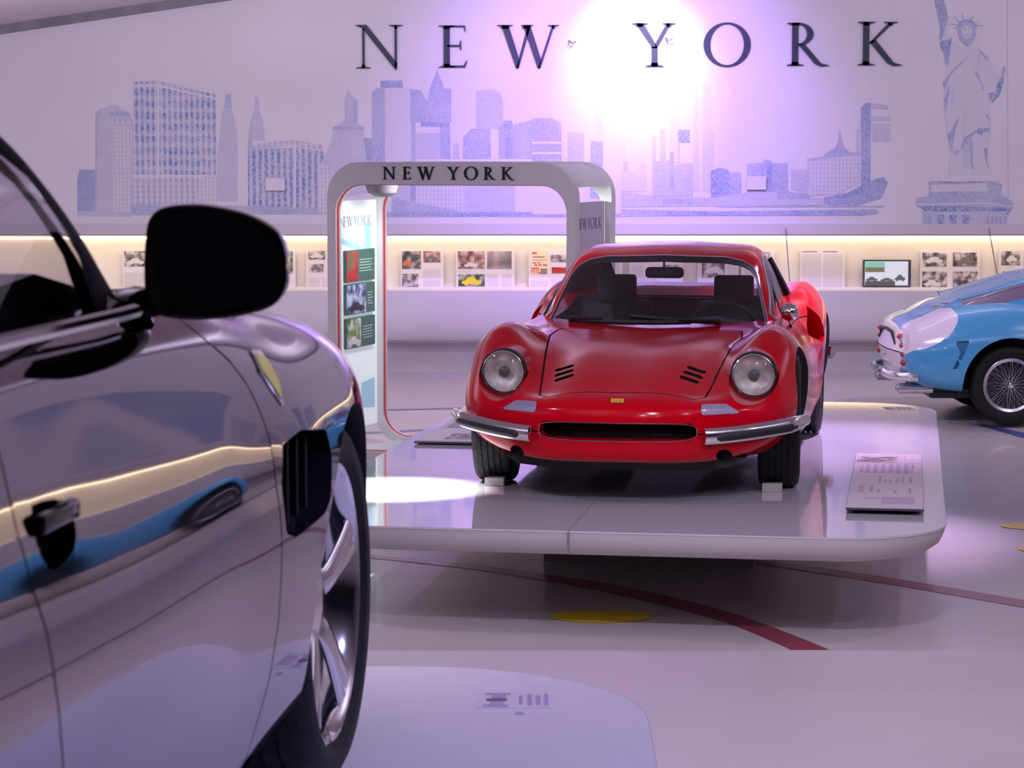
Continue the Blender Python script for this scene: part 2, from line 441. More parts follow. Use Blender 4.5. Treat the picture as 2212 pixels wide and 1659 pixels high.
# ================================================================ the hall
WALL_Y = 23.2
def ceil_z(x): return 3.31 + .146 * (x + 4.92)
WALLC = (0.70, 0.655, 0.68)
def floor_mat(name, base, rough):
    m = mat(name, base, rough=rough, noise=.05, nscale=1.0, nstretch=(.3, 2.5, 1), coat=.12)
    nt = m.node_tree; b = nt.nodes['Principled BSDF']
    tc = nt.nodes.new('ShaderNodeTexCoord'); mp = nt.nodes.new('ShaderNodeMapping'); mp.inputs['Scale'].default_value = (.6, 7, 1)
    n = nt.nodes.new('ShaderNodeTexNoise'); n.inputs['Scale'].default_value = 1.0; n.inputs['Detail'].default_value = 3
    r = nt.nodes.new('ShaderNodeMapRange'); r.inputs['To Min'].default_value = rough - .04; r.inputs['To Max'].default_value = rough + .05
    nt.links.new(tc.outputs['Object'], mp.inputs[0]); nt.links.new(mp.outputs[0], n.inputs['Vector']); nt.links.new(n.outputs['Fac'], r.inputs[0]); nt.links.new(r.outputs[0], b.inputs['Roughness'])
    return m
M_FLOOR = floor_mat('resin_floor', (.56, .51, .51), .30)
M_WALL = mat('painted_wall', WALLC, rough=.75, noise=.025, nscale=1.2)
M_HULL = mat('white_bench_panel', (.66, .62, .64), rough=.6)
M_CREAM = mat('gallery_back', (.80, .74, .66), rough=.8)
M_DARKWALL = mat('dark_wall', (.05, .05, .07), rough=.8)
M_CEIL = mat('ceiling_membrane', (.62, .56, .58), rough=.8)
M_GREYTRIM = mat('grey_trim', (.21, .20, .22), rough=.7, noise=.15, nscale=5)
def struct(name, mb, m, **k):
    o = mb.build(name, m, None, **k); o['kind'] = 'structure'; return o
STEP_Y, STEP_Z = 8.047, .468
struct('floor', MB().box((-9, STEP_Y, -.2), (13, 25, 0)), M_FLOOR)
struct('floor', MB().box((-9, -6, -.2), (13, STEP_Y, STEP_Z)), M_FLOOR)
struct('trim_1', MB().box((-9, 4.62, STEP_Z), (13, 4.66, STEP_Z + .0015)), mat('floor_joint', (.42, .38, .40), rough=.2))
# back wall with its display niche, swept along the hall
prof = [(25, -.2), (23.42, -.2), (23.42, .30), (23.25, .305), (23.12, .34), (23.06, .42), (23.05, .60), (23.06, .815), (23.10, .822), (23.62, .822)]
mb = MB(); mb.prism(prof + [(23.62, .81), (25, .81)], 0, -9, 13)
struct('wall_back', mb, M_HULL, smooth=True)
struct('wall_niche', MB().box((-9, 23.62, .80), (13, 24.9, 1.36)), M_CREAM)
struct('wall_upper', MB().box((-9, WALL_Y, 1.445), (13, 24.9, 6.2)), M_WALL)
struct('trim_2', MB().prism([(23.13, 1.335), (23.11, 1.35), (23.13, 1.445), (24.9, 1.445), (24.9, 1.335)], 0, -9, 13), mat('fascia', (.55, .51, .53), rough=.6))
struct('wall_left', MB().box((-9.2, -6, -.2), (-9, 25, 6.2)), M_WALL)
struct('wall_right', MB().box((13, -6, -.2), (13.2, 25, 6.2)), M_WALL)
struct('wall_front', MB().box((-9, -6.2, -.2), (13, -6, 6.2)), M_DARKWALL)
V = [(-9, -6, ceil_z(-9)), (13, -6, ceil_z(13)), (13, 25, ceil_z(13)), (-9, 25, ceil_z(-9))]
V += [(x, y, z + .1) for x, y, z in V]
struct('ceiling', MB().add(V, [(0, 1, 2, 3), (4, 7, 6, 5), (0, 4, 5, 1), (1, 5, 6, 2), (2, 6, 7, 3), (3, 7, 4, 0)]), M_CEIL)
V = [(x, y, ceil_z(x) + dz) for y in (WALL_Y - .05, WALL_Y) for (x, dz) in ((-9, -.085), (13, -.085), (13, 0), (-9, 0))]
struct('trim_3', MB().add(V, [(0, 1, 2, 3), (4, 7, 6, 5), (0, 4, 5, 1), (1, 5, 6, 2), (2, 6, 7, 3), (3, 7, 4, 0)]), M_GREYTRIM)
# glowing light line at the top of the niche
M_LED = mat('warm_led', (1, .9, .7), emit=(1.0, .84, .58), emit_s=3.2)
tag(MB().box((-9, 23.585, 1.285), (13, 23.615, 1.303)).build('light_strip', M_LED), 'warm white light line glowing along the top of the wall niche', 'light strip')
for x in (-7, -3.5, 0, 3.5, 7, 10.5):
    o = lamp('niche_lamp', 'AREA', (x, 23.40, 1.325), (x, 23.50, .9), 7.0, (1.0, .80, .56), shape='RECTANGLE', size=3.4, size_y=.10)
# niche glass joints
for (a, b) in (((1697, 492), (1706, 612)), ((2136, 492), (2158, 618)), ((430, 492), (428, 612))):
    p, q = at_y(*a, 23.08), at_y(*b, 23.08)
    tag(MB().tube([p, q], .005, n=6).build('glass_joint', M_GREYTRIM), {1697: 'thin dark joint line slanting across the niche behind the red car', 2136: 'thin slanting joint line in the niche above the blue car', 430: 'thin joint line in the niche behind the dark car mirror'}[a[0]], 'joint')

# ---------------------------------------------------------------- floor graphics
M_MAROON = mat('maroon_floor_paint', lin((150, 62, 82)), rough=.3, noise=.05, coat=.2)
M_BLUEL = mat('blue_floor_paint', lin((84, 96, 170)), rough=.3, coat=.2)
M_YELF = mat('yellow_floor_paint', lin((238, 204, 22)), rough=.3, coat=.2)
def floor_shape(name, up, lo, m, label, cat, z=0.0, extra=None):
    a = [at_z(x, y, z) for x, y in up]; b = [at_z(x, y, z) for x, y in lo]
    a = [Vector(p) for p in crom(a, 5)]; b = [Vector(p) for p in crom(b, 5)]
    if extra:
        a.append(a[-1] + (a[-1] - a[-6]).normalized() * extra); b.append(b[-1] + (b[-1] - b[-6]).normalized() * extra)
    n = len(a); V = [(p.x, p.y, z + .002) for p in a + b] + [(p.x, p.y, z - .01) for p in a + b]
    F = [(i, i + 1, n + i + 1, n + i) for i in range(n - 1)]
    o = MB().add(V[: 2 * n], F).build(name, m); return tag(o, label, cat)
floor_shape('floor_stripe', [(700, 1193), (799, 1200), (1006.6, 1218), (1168, 1239), (1330, 1264.6), (1492, 1300), (1621.6, 1338), (1767, 1394), (1790, 1404)],
            [(700, 1198), (799, 1206), (1006, 1228), (1168, 1253), (1330, 1284), (1479, 1320), (1589, 1353), (1691.5, 1396), (1706, 1404)], M_MAROON, 'curved maroon stripe on the floor passing the yellow oval in front of the podium', 'floor marking')
floor_shape('floor_stripe', [(1590, 1208), (1751, 1224), (1945, 1252), (2212, 1297), (2300, 1313)], [(1590, 1212), (1751, 1235.5), (1945, 1266.6), (2212, 1313), (2300, 1330)], M_MAROON, 'maroon floor stripe running off to the right beyond the podium corner', 'floor marking', extra=1.5)
floor_shape('floor_stripe', [(1990, 903), (2038.7, 906), (2113, 915), (2212, 935), (2290, 952)], [(1990, 905), (2038.7, 909), (2113, 920), (2212, 947), (2290, 968)], M_BLUEL, 'blue stripe on the floor beside the wheel of the light blue car', 'floor marking', extra=1.5)
floor_shape('floor_stripe', [(700, 887), (850, 884), (975, 881), (1020, 880)], [(700, 890), (850, 887), (975, 884), (1020, 883)], M_BLUEL, 'thin blue floor line behind the kiosk leg, the farther of two', 'floor marking')
floor_shape('floor_stripe', [(700, 936), (780, 933.5), (855, 930), (925, 926.5)], [(700, 940), (780, 937.5), (855, 934), (925, 930.5)], M_BLUEL, 'thin blue floor line at the foot of the kiosk leg, the nearer of two', 'floor marking')
floor_shape('floor_stripe', [(700, 985), (760, 985), (812, 985)], [(700, 988), (760, 988), (812, 988)], mat('orange_floor_paint', lin((196, 120, 96)), rough=.3), 'short thin orange line on the floor between the dark car and the podium', 'floor marking')
def dot(px, py, rx, ry, label):
    c = at_z(px, py, 0); e = at_z(px + rx, py, 0); f = at_z(px, py - ry, 0)
    a, b = e.x - c.x, f.y - c.y
    V = [(c.x + a * math.cos(t), c.y + b * math.sin(t), .003) for t in np.linspace(0, 2 * math.pi, 65)[:-1]]
    tag(MB().add(V, [tuple(range(64))]).build('floor_dot', M_YELF), label, 'floor marking')
dot(1298, 1332, 112, 14, 'yellow oval on the floor in front of the podium')
dot(2262, 1137, 100, 9, 'yellow oval at the right edge of the picture, the farther one')
dot(2300, 1187, 102, 10, 'yellow oval at the right edge of the picture, the nearer one')

# ---------------------------------------------------------------- wall print
def pmat(name, dark=(.16, .24, .50), cover=.7, stripe=0.0, speck=85.0, hband=0.0):
    """flat print on the wall: blue ink covering the wall colour; stripe = window columns per metre"""
    m = bpy.data.materials.new(name); m.use_nodes = True; nt = m.node_tree; b = nt.nodes['Principled BSDF']
    b.inputs['Roughness'].default_value = .75
    tc = nt.nodes.new('ShaderNodeTexCoord')
    def tex(scale, stretch):
        mp = nt.nodes.new('ShaderNodeMapping'); mp.inputs['Scale'].default_value = stretch
        n = nt.nodes.new('ShaderNodeTexNoise'); n.inputs['Scale'].default_value = scale; n.inputs['Detail'].default_value = 2
        nt.links.new(tc.outputs['Object'], mp.inputs[0]); nt.links.new(mp.outputs[0], n.inputs['Vector']); return n.outputs['Fac']
    def mrange(v, a, c, d, e):
        r = nt.nodes.new('ShaderNodeMapRange'); r.inputs['From Min'].default_value = a; r.inputs['From Max'].default_value = c
        r.inputs['To Min'].default_value = d; r.inputs['To Max'].default_value = e; nt.links.new(v, r.inputs[0]); return r.outputs[0]
    def mul(a, c):
        k = nt.nodes.new('ShaderNodeMath'); k.operation = 'MULTIPLY'; nt.links.new(a, k.inputs[0])
        if isinstance(c, float): k.inputs[1].default_value = c
        else: nt.links.new(c, k.inputs[1])
        return k.outputs[0]
    v = mrange(tex(speck, (1, 1, 1)), .42, .58, .55, 1.0)
    v = mul(v, mrange(tex(3.0, (1, 1, 1)), .3, .7, .75, 1.1))
    if stripe > 0:
        sp = nt.nodes.new('ShaderNodeSeparateXYZ'); nt.links.new(tc.outputs['Object'], sp.inputs[0])
        def wave(o, f):
            k = mul(o, f); s_ = nt.nodes.new('ShaderNodeMath'); s_.operation = 'SINE'; nt.links.new(k, s_.inputs[0]); return s_.outputs[0]
        v = mul(v, mrange(wave(sp.outputs[0], 2 * math.pi * stripe), -.4, .4, .35, 1.0))
        if hband > 0: v = mul(v, mrange(wave(sp.outputs[2], 2 * math.pi * hband), -.6, .2, .6, 1.0))
    v = mul(v, float(cover))
    mx = nt.nodes.new('ShaderNodeMix'); mx.data_type = 'RGBA'
    mx.inputs['A'].default_value = (*WALLC, 1); mx.inputs['B'].default_value = (*dark, 1)
    nt.links.new(v, mx.inputs['Factor']); nt.links.new(mx.outputs['Result'], b.inputs['Base Color'])
    return m
INK = {'solid': pmat('ink_solid', cover=1.0, speck=40), 'dark': pmat('ink_dark', cover=.85), 'mid': pmat('ink_mid', cover=.66), 'soft': pmat('ink_soft', cover=.42), 'faint': pmat('ink_faint', cover=.17),
       'paper': pmat('ink_paper', cover=.04), 'cols': pmat('ink_columns', cover=1.05, stripe=19, hband=9, speck=30), 'cols2': pmat('ink_columns_wide', cover=1.0, stripe=17, speck=30), 'dots': pmat('ink_dots', cover=.75, stripe=19, hband=19), 'fine': pmat('ink_fine', cover=.5, stripe=28, hband=24)}
mural = thing('skyline_mural', 'large blue halftone print of a harbour skyline on the lavender back wall', 'mural', (0, WALL_Y, 0))
_layer = [0]
def wallpoly(pts, ink, conv, name='printed_building', parent=None, y=WALL_Y):
    """one printed patch, 1 mm of film on the wall"""
    _layer[0] += 1
    d = .0008 + .00004 * _layer[0]
    P = [at_y(*conv(p), y) for p in pts]
    V = [(p.x, -d, p.z) for p in P]
    MB().add(V, [tuple(range(len(V)))]).build(name, INK[ink] if isinstance(ink, str) else ink, parent or mural)
A4 = lambda p: (130 + p[0] * .4611, 140 + p[1] * .4611)
A5 = lambda p: (1150 + p[0] * .4801, 140 + p[1] * .4801)
A8 = lambda p: (1900 + p[0] * .3014, p[1] * .3014)
R4 = lambda x0, y0, x1, y1: [(x0, y0), (x1, y0), (x1, y1), (x0, y1)]
# left third of the skyline
for pts, ink in (
    ([(80, 530), (92, 490), (172, 490), (172, 690), (80, 690)], 'dark'), ([(165, 225), (185, 205), (220, 200), (222, 188), (275, 190), (280, 205), (330, 225), (340, 270), (340, 690), (170, 690)], 'soft'),
    ([(165, 225), (190, 205), (190, 240), (176, 260), (172, 690), (163, 690)], 'mid'), (R4(230, 222, 320, 240), 'mid'), (R4(240, 255, 335, 272), 'dots'), (R4(250, 290, 335, 690), 'fine'),
    ([(340, 80), (455, 75), (458, 515), (340, 515)], 'cols'), ([(465, 75), (730, 140), (730, 515), (465, 515)], 'cols'), ([(340, 96), (455, 92), (730, 154), (730, 162), (455, 102), (340, 106)], 'paper'), ([(340, 526), (650, 526), (660, 640), (640, 690), (340, 690)], 'dots'),
    ([(650, 540), (690, 515), (735, 515), (735, 690), (640, 690)], 'fine'), ([(755, 230), (768, 200), (776, 138), (800, 136), (802, 200), (815, 240), (825, 300), (832, 350), (832, 640), (735, 640), (735, 420), (745, 350), (750, 300)], 'soft'), ([(776, 138), (800, 136), (803, 205), (766, 205)], 'mid'),
    ([(895, 250), (908, 210), (912, 150), (930, 150), (934, 220), (950, 260), (960, 355), (885, 355)], 'soft'), ([(880, 350), (895, 250), (902, 350), (905, 400), (880, 420)], 'mid'),
    ([(905, 372), (1090, 352), (1235, 375), (1232, 402), (1090, 380), (905, 392)], 'dots'), ([(880, 395), (1095, 388), (1095, 680), (880, 680)], 'cols2'), ([(1105, 388), (1235, 405), (1228, 470), (1205, 500), (1205, 680), (1105, 680)], 'dark'), ([(1105, 388), (1235, 405), (1228, 470), (1205, 500), (1205, 680), (1105, 680)], 'cols2'),
    ([(1330, 180), (1340, 140), (1350, 112), (1362, 140), (1390, 165), (1393, 275), (1420, 290), (1425, 330), (1440, 360), (1450, 600), (1205, 640), (1205, 500), (1240, 420), (1270, 360), (1280, 290), (1320, 270), (1335, 250)], 'soft'), (R4(1375, 165, 1393, 275), 'mid'), (R4(1275, 290, 1425, 305), 'mid'), ([(1420, 340), (1470, 345), (1480, 470), (1440, 470)], 'dark'),
    ([(1460, 130), (1480, 110), (1520, 108), (1520, 460), (1460, 460)], 'mid'), ([(1500, 75), (1600, 72), (1608, 108), (1500, 108)], 'dark'), (R4(1522, 112, 1640, 460), 'faint'), ([(1640, 115), (1690, 120), (1725, 180), (1715, 270), (1640, 270)], 'mid'), (R4(1645, 270, 1665, 460), 'mid'),
    ([(1732, 110), (1748, 70), (1765, 22), (1785, 70), (1800, 110), (1832, 112), (1832, 270), (1720, 270), (1722, 160)], 'mid'), ([(1690, 270), (1825, 272), (1825, 292), (1690, 290)], 'dark'), ([(1665, 300), (1770, 295), (1780, 330), (1780, 440), (1665, 440)], 'soft'), (R4(1780, 292, 1828, 440), 'mid'),
    (R4(1665, 290, 1775, 320), 'paper'), ([(1840, 380), (1850, 368), (1868, 370), (1870, 440), (1840, 440)], 'soft'),
    ([(1950, 118), (2030, 114), (2060, 130), (2075, 175), (2075, 300), (1950, 300)], 'soft'), (R4(1950, 118, 2010, 300), 'soft'), ([(1888, 340), (1925, 300), (2015, 300), (2018, 440), (1888, 440)], 'mid'), (R4(1925, 300, 1945, 320), 'mid'),
    ([(2055, 300), (2080, 262), (2115, 262), (2122, 280), (2212, 258), (2212, 440), (2055, 440)], 'mid'), (R4(2080, 262, 2115, 300), 'dark'), (R4(2085, 340, 2120, 440), 'dark'),
    # lower storeys seen inside the kiosk and along the waterline
    ([(330, 655), (900, 660), (1250, 675), (1250, 700), (330, 705)], 'mid'), ([(80, 685), (330, 690), (330, 712), (80, 708)], 'soft'), (R4(1205, 470, 1262, 690), 'fine'), (R4(1552, 560, 1640, 690), 'soft'), (R4(1640, 560, 1665, 650), 'dark'), (R4(1665, 565, 1900, 690), 'fine'), (R4(1900, 565, 2130, 690), 'soft'),
    ([(1552, 625), (1640, 640), (1900, 690), (2212, 700), (2212, 712), (1552, 712)], 'mid'), (R4(1500, 690, 2212, 712), 'dark')):
    wallpoly(pts, ink, A4)
# right part of the skyline
for pts, ink in (
    ([(0, 240), (90, 240), (130, 262), (132, 440), (0, 440)], 'mid'), (R4(0, 345, 130, 356), 'paper'), (R4(0, 392, 130, 402), 'paper'), ([(160, 300), (205, 305), (232, 312), (232, 440), (160, 440)], 'soft'), (R4(262, 343, 318, 600), 'mid'), (R4(286, 80, 318, 345), 'faint'), (R4(318, 0, 326, 80), 'faint'), (R4(290, 72, 345, 84), 'faint'),
    (R4(408, 435, 432, 500), 'soft'), (R4(410, 350, 418, 435), 'faint'), (R4(540, 320, 555, 440), 'soft'), (R4(575, 290, 600, 440), 'soft'), ([(618, 200), (660, 198), (664, 440), (615, 440)], 'faint'), (R4(655, 292, 708, 350), 'dark'), (R4(655, 350, 664, 430), 'soft'), ([(728, 90), (742, 84), (748, 570), (725, 570)], 'faint'), ([(768, 88), (800, 84), (800, 280), (815, 300), (815, 570), (765, 570)], 'faint'),
    ([(400, 480), (470, 480), (490, 435), (512, 440), (512, 570), (400, 570)], 'faint'), ([(540, 435), (620, 430), (635, 450), (722, 440), (722, 590), (540, 590)], 'soft'), (R4(620, 390, 636, 560), 'mid'),
    ([(802, 480), (820, 470), (840, 462), (878, 470), (888, 485), (888, 600), (802, 600)], 'dark'), (R4(888, 484, 940, 600), 'mid'), ([(966, 445), (1040, 440), (1040, 425), (1070, 428), (1078, 442), (1148, 442), (1150, 575), (966, 575)], 'mid'), (R4(1055, 440, 1080, 575), 'dark'),
    ([(1165, 470), (1240, 470), (1240, 580), (1165, 560)], 'soft'), ([(1235, 425), (1320, 415), (1480, 400), (1490, 520), (1380, 580), (1250, 590)], 'fine'), ([(1235, 425), (1320, 412), (1480, 395), (1480, 404), (1320, 422), (1235, 434)], 'mid'), ([(1310, 405), (1365, 370), (1378, 330), (1383, 288), (1390, 330), (1402, 370), (1430, 395), (1480, 388), (1480, 402), (1320, 415)], 'mid'),
    ([(1478, 190), (1500, 172), (1522, 172), (1520, 520), (1478, 540)], 'dark'), ([(1520, 170), (1600, 185), (1600, 200), (1520, 195)], 'soft'), (R4(1520, 232, 1610, 250), 'soft'), (R4(1530, 265, 1610, 345), 'soft'), (R4(1460, 290, 1480, 400), 'soft'),
    ([(1300, 600), (1420, 575), (1520, 520), (1580, 505), (1600, 530), (1570, 600), (1440, 640), (1300, 625)], 'dark'), ([(400, 570), (540, 590), (800, 600), (1000, 570), (1150, 575), (1250, 600), (1310, 600), (1310, 632), (820, 635), (400, 640)], 'soft'), ([(585, 605), (700, 600), (720, 630), (585, 630)], 'mid'), ([(1100, 560), (1250, 585), (1250, 605), (1100, 605)], 'mid'),
    ([(600, 655), (800, 660), (1540, 650), (1560, 668), (1480, 678), (600, 680)], 'dark'), ([(400, 650), (600, 655), (600, 680), (400, 682)], 'mid'), (R4(0, 672, 400, 684), 'dark'), (R4(830, 634, 1580, 640), 'mid')):
    wallpoly(pts, ink, A5)
# statue on its pedestal
N = 'printed_statue'
for pts, ink in (
    ([(395, 0), (460, 0), (475, 60), (492, 130), (490, 200), (480, 260), (500, 300), (560, 310), (575, 330), (640, 335), (690, 320), (720, 350), (780, 400), (800, 460), (850, 540), (890, 535), (895, 560), (860, 680), (810, 735), (780, 730), (790, 830), (795, 930), (790, 1010), (775, 1100), (780, 1200), (810, 1270), (500, 1270), (500, 1190), (510, 1090), (495, 1020), (480, 900), (462, 760), (460, 690), (470, 640), (450, 600), (470, 560), (490, 480), (470, 460), (455, 370), (430, 290), (435, 220), (420, 120), (398, 30)], 'faint'),
    ([(395, 0), (458, 0), (475, 60), (490, 130), (470, 210), (440, 290), (428, 280), (435, 215), (418, 110), (398, 30)], 'dark'), ([(432, 300), (520, 270), (510, 330), (505, 380), (490, 475), (472, 460), (460, 380), (435, 340)], 'dark'), ([(560, 190), (575, 160), (620, 145), (670, 155), (695, 190), (690, 260), (665, 310), (640, 330), (610, 325), (575, 290), (560, 240)], 'mid'),
    ([(585, 200), (620, 180), (660, 200), (655, 260), (625, 285), (595, 260)], 'faint'), ([(600, 205), (612, 203), (612, 212), (600, 214)], 'dark'), ([(634, 205), (646, 203), (646, 212), (634, 214)], 'dark'), ([(610, 250), (640, 248), (638, 256), (612, 258)], 'mid'), ([(560, 185), (575, 155), (620, 138), (672, 150), (697, 185), (690, 200), (665, 168), (620, 158), (580, 172), (565, 205)], 'dark'),
    ([(780, 670), (830, 660), (840, 600), (880, 545), (890, 560), (860, 680), (810, 735), (785, 720)], 'solid'), ([(885, 480), (905, 480), (890, 540), (870, 540)], 'mid'), ([(450, 600), (475, 560), (520, 500), (600, 430), (640, 390), (600, 450), (520, 530), (480, 600), (475, 645)], 'mid'), ([(462, 700), (490, 640), (505, 600), (490, 740), (480, 820), (465, 780)], 'mid'),
    ([(485, 960), (510, 930), (575, 830), (545, 930), (525, 1040), (520, 1095), (500, 1040)], 'dark'), ([(600, 990), (650, 960), (720, 910), (740, 930), (735, 975), (690, 950), (640, 1000), (610, 1080), (580, 1060)], 'dark'), ([(530, 1080), (580, 1070), (560, 1110), (540, 1110)], 'mid'), ([(645, 1000), (665, 1000), (670, 1180), (680, 1220), (655, 1200), (645, 1120)], 'mid'),
    ([(745, 1060), (775, 1060), (770, 1150), (785, 1220), (765, 1180), (750, 1100)], 'dark'), ([(740, 920), (790, 915), (790, 950), (760, 940), (745, 955)], 'dark'), ([(670, 510), (700, 515), (730, 580), (755, 620), (735, 655), (730, 620), (700, 560)], 'mid'), ([(700, 360), (715, 350), (780, 420), (790, 450), (760, 430), (720, 380)], 'mid'), ([(600, 1050), (650, 1010), (640, 1200), (600, 1210)], 'soft'), ([(700, 380), (712, 380), (718, 480), (706, 480)], 'soft'), ([(520, 640), (532, 640), (520, 780), (508, 800)], 'soft'),
    ([(610, 760), (618, 760), (612, 940), (604, 940)], 'soft'), ([(750, 810), (780, 830), (792, 870), (770, 850)], 'mid')):
    wallpoly(pts, ink, A8, N)
for a, b in (((565, 180), (500, 172)), ((572, 160), (530, 120)), ((600, 142), (592, 92)), ((650, 145), (672, 108)), ((680, 160), (722, 138)), ((695, 185), (738, 183)), ((562, 200), (525, 200))):
    v = Vector((b[0] - a[0], b[1] - a[1])).normalized(); n = (-v.y * 5, v.x * 5)
    wallpoly([(a[0] + n[0], a[1] + n[1]), (b[0] + n[0] * .3, b[1] + n[1] * .3), (b[0] - n[0] * .3, b[1] - n[1] * .3), (a[0] - n[0], a[1] - n[1])], 'mid', A8, N)
for pts, ink in (
    ([(375, 1250), (860, 1265), (860, 1300), (375, 1300)], 'paper'), ([(350, 1305), (770, 1295), (880, 1325), (870, 1345), (765, 1312), (350, 1325)], 'dark'), ([(360, 1325), (765, 1312), (870, 1345), (865, 1400), (360, 1380)], 'faint'), ([(355, 1305), (372, 1305), (372, 1390), (355, 1400)], 'mid'), ([(755, 1312), (870, 1340), (870, 1400), (780, 1370)], 'mid'),
    ([(265, 1420), (345, 1405), (360, 1375), (780, 1370), (880, 1400), (955, 1445), (955, 1490), (265, 1475)], 'mid'), ([(265, 1475), (955, 1490), (920, 1530), (900, 1550), (760, 1540), (680, 1515), (330, 1515), (300, 1490)], 'solid'), ([(265, 1462), (780, 1450), (955, 1478), (955, 1486), (780, 1462), (265, 1474)], 'faint'),
    (R4(310, 1515, 910, 1610), 'soft'), (R4(412, 1540, 462, 1610), 'solid'), (R4(500, 1540, 550, 1610), 'solid'), (R4(592, 1540, 642, 1610), 'solid'), (R4(760, 1545, 785, 1610), 'mid'), (R4(800, 1550, 815, 1610), 'dark'), (R4(830, 1552, 845, 1610), 'dark'), (R4(860, 1552, 875, 1610), 'dark'), (R4(888, 1552, 905, 1610), 'mid'), (R4(318, 1530, 372, 1610), 'mid'), (R4(515, 1370, 560, 1400), 'dark')):
    wallpoly(pts, ink, A8, N)
wallpoly([(2175, 0), (2176, 0), (2178, 470), (2177, 470)], 'soft', lambda p: p, 'printed_seam')
# mirror-side continuation of the print beyond the frame (harbour wall), seen in reflections
for x0, w, h, ink in ((6.6, .9, .9, 'mid'), (7.7, .6, 1.3, 'dark'), (8.5, 1.1, .7, 'soft'), (9.8, .7, 1.1, 'mid'), (-6.6, .8, .8, 'soft'), (-7.8, .7, 1.2, 'mid')):
    MB().add([(x0, -.002, 1.5), (x0 + w, -.002, 1.5), (x0 + w, -.002, 1.5 + h), (x0, -.002, 1.5 + h)], [(0, 1, 2, 3)]).build('printed_building', INK[ink], mural)
# big title
M_INKBLACK = mat('title_letters', lin((40, 48, 66)), rough=.55)
title = thing('wall_title', 'large dark serif letters reading NEW YORK high on the lavender wall', 'lettering', (0, WALL_Y, 0))
K = (at_y(1206, 145, WALL_Y).x - at_y(1106, 145, WALL_Y).x) / 100.0
for ch, x0, yb, ht in (('N', 769, 148, 93), ('E', 948, 146, 90), ('W', 1074, 145, 90), ('Y', 1365, 144, 93), ('O', 1519, 142, 90), ('R', 1699, 142, 92), ('K', 1852, 141, 93)):
    p = at_y(x0, yb, WALL_Y)
    letters(title, ch, M_INKBLACK, lambda u, v, w, p=p: (p.x + u, -.012 + w * 0 - (.006 if w else 0), p.z + v), ht * K, [0], thick=.01)
# access plates and small hooks on the wall
for (a, b, lb) in (((573, 384), (616, 412), 'small blank white plate on the print above the dark car mirror'), ((1614, 381), (1655, 410), 'small blank white plate on the print above the red car roof')):
    p, q = at_y(*a, WALL_Y - .02), at_y(*b, WALL_Y - .02)
    tag(MB().box((p.x, WALL_Y - .03, q.z), (q.x, WALL_Y - .01, p.z), .004).build('access_plate', mat('plate_paint', (.68, .64, .70), rough=.5)), lb, 'access panel')
for (a, lb) in (((1230, 94), 'small dark hook on the wall right of the letter W'), ((1438, 88), 'small dark hook on the wall at the letter Y')):
    p = at_y(*a, WALL_Y - .02)
    tag(MB().tube([(p.x, WALL_Y - .01, p.z + .03), (p.x + .006, WALL_Y - .07, p.z + .012), (p.x + .03, WALL_Y - .09, p.z), (p.x + .06, WALL_Y - .08, p.z + .015)], .008, n=8).build('wall_hook', M_GREYTRIM, smooth=True), lb, 'hook')

# ---------------------------------------------------------------- niche displays
def text_mat(name, base, ink, freq=110, axis=2):
    m = bpy.data.materials.new(name); m.use_nodes = True; nt = m.node_tree; b = nt.nodes['Principled BSDF']; b.inputs['Roughness'].default_value = .7
    tc = nt.nodes.new('ShaderNodeTexCoord'); sp = nt.nodes.new('ShaderNodeSeparateXYZ'); nt.links.new(tc.outputs['Object'], sp.inputs[0])
    k = nt.nodes.new('ShaderNodeMath'); k.operation = 'MULTIPLY'; k.inputs[1].default_value = 2 * math.pi * freq; nt.links.new(sp.outputs[axis], k.inputs[0])
    s_ = nt.nodes.new('ShaderNodeMath'); s_.operation = 'SINE'; nt.links.new(k.outputs[0], s_.inputs[0])
    r = nt.nodes.new('ShaderNodeMapRange'); r.inputs['From Min'].default_value = -.3; r.inputs['From Max'].default_value = .3; nt.links.new(s_.outputs[0], r.inputs[0])
    mx = nt.nodes.new('ShaderNodeMix'); mx.data_type = 'RGBA'; mx.inputs['A'].default_value = (*base, 1); mx.inputs['B'].default_value = (*ink, 1)
    nt.links.new(r.outputs[0], mx.inputs['Factor']); nt.links.new(mx.outputs['Result'], b.inputs['Base Color']); return m
PAPER = (.74, .68, .69)
M_PAPER = mat('display_board', PAPER, rough=.6)
M_TEXT = text_mat('small_print', PAPER, (.52, .48, .50), 95)
M_HEAD = mat('heading_print', (.16, .15, .17), rough=.6)
def photo_mat(name, c0, c1, c2, scale=16):
    m = bpy.data.materials.new(name); m.use_nodes = True; nt = m.node_tree; b = nt.nodes['Principled BSDF']; b.inputs['Roughness'].default_value = .45
    tc = nt.nodes.new('ShaderNodeTexCoord'); n = nt.nodes.new('ShaderNodeTexNoise'); n.inputs['Scale'].default_value = scale; n.inputs['Detail'].default_value = 5
    cr = nt.nodes.new('ShaderNodeValToRGB'); e = cr.color_ramp.elements; e[0].position = .38; e[1].position = .62; e[0].color = (*c0, 1); e[1].color = (*c2, 1)
    q = e.new(.5); q.color = (*c1, 1)
    nt.links.new(tc.outputs['Object'], n.inputs['Vector']); nt.links.new(n.outputs['Fac'], cr.inputs[0]); nt.links.new(cr.outputs[0], b.inputs['Base Color']); return m
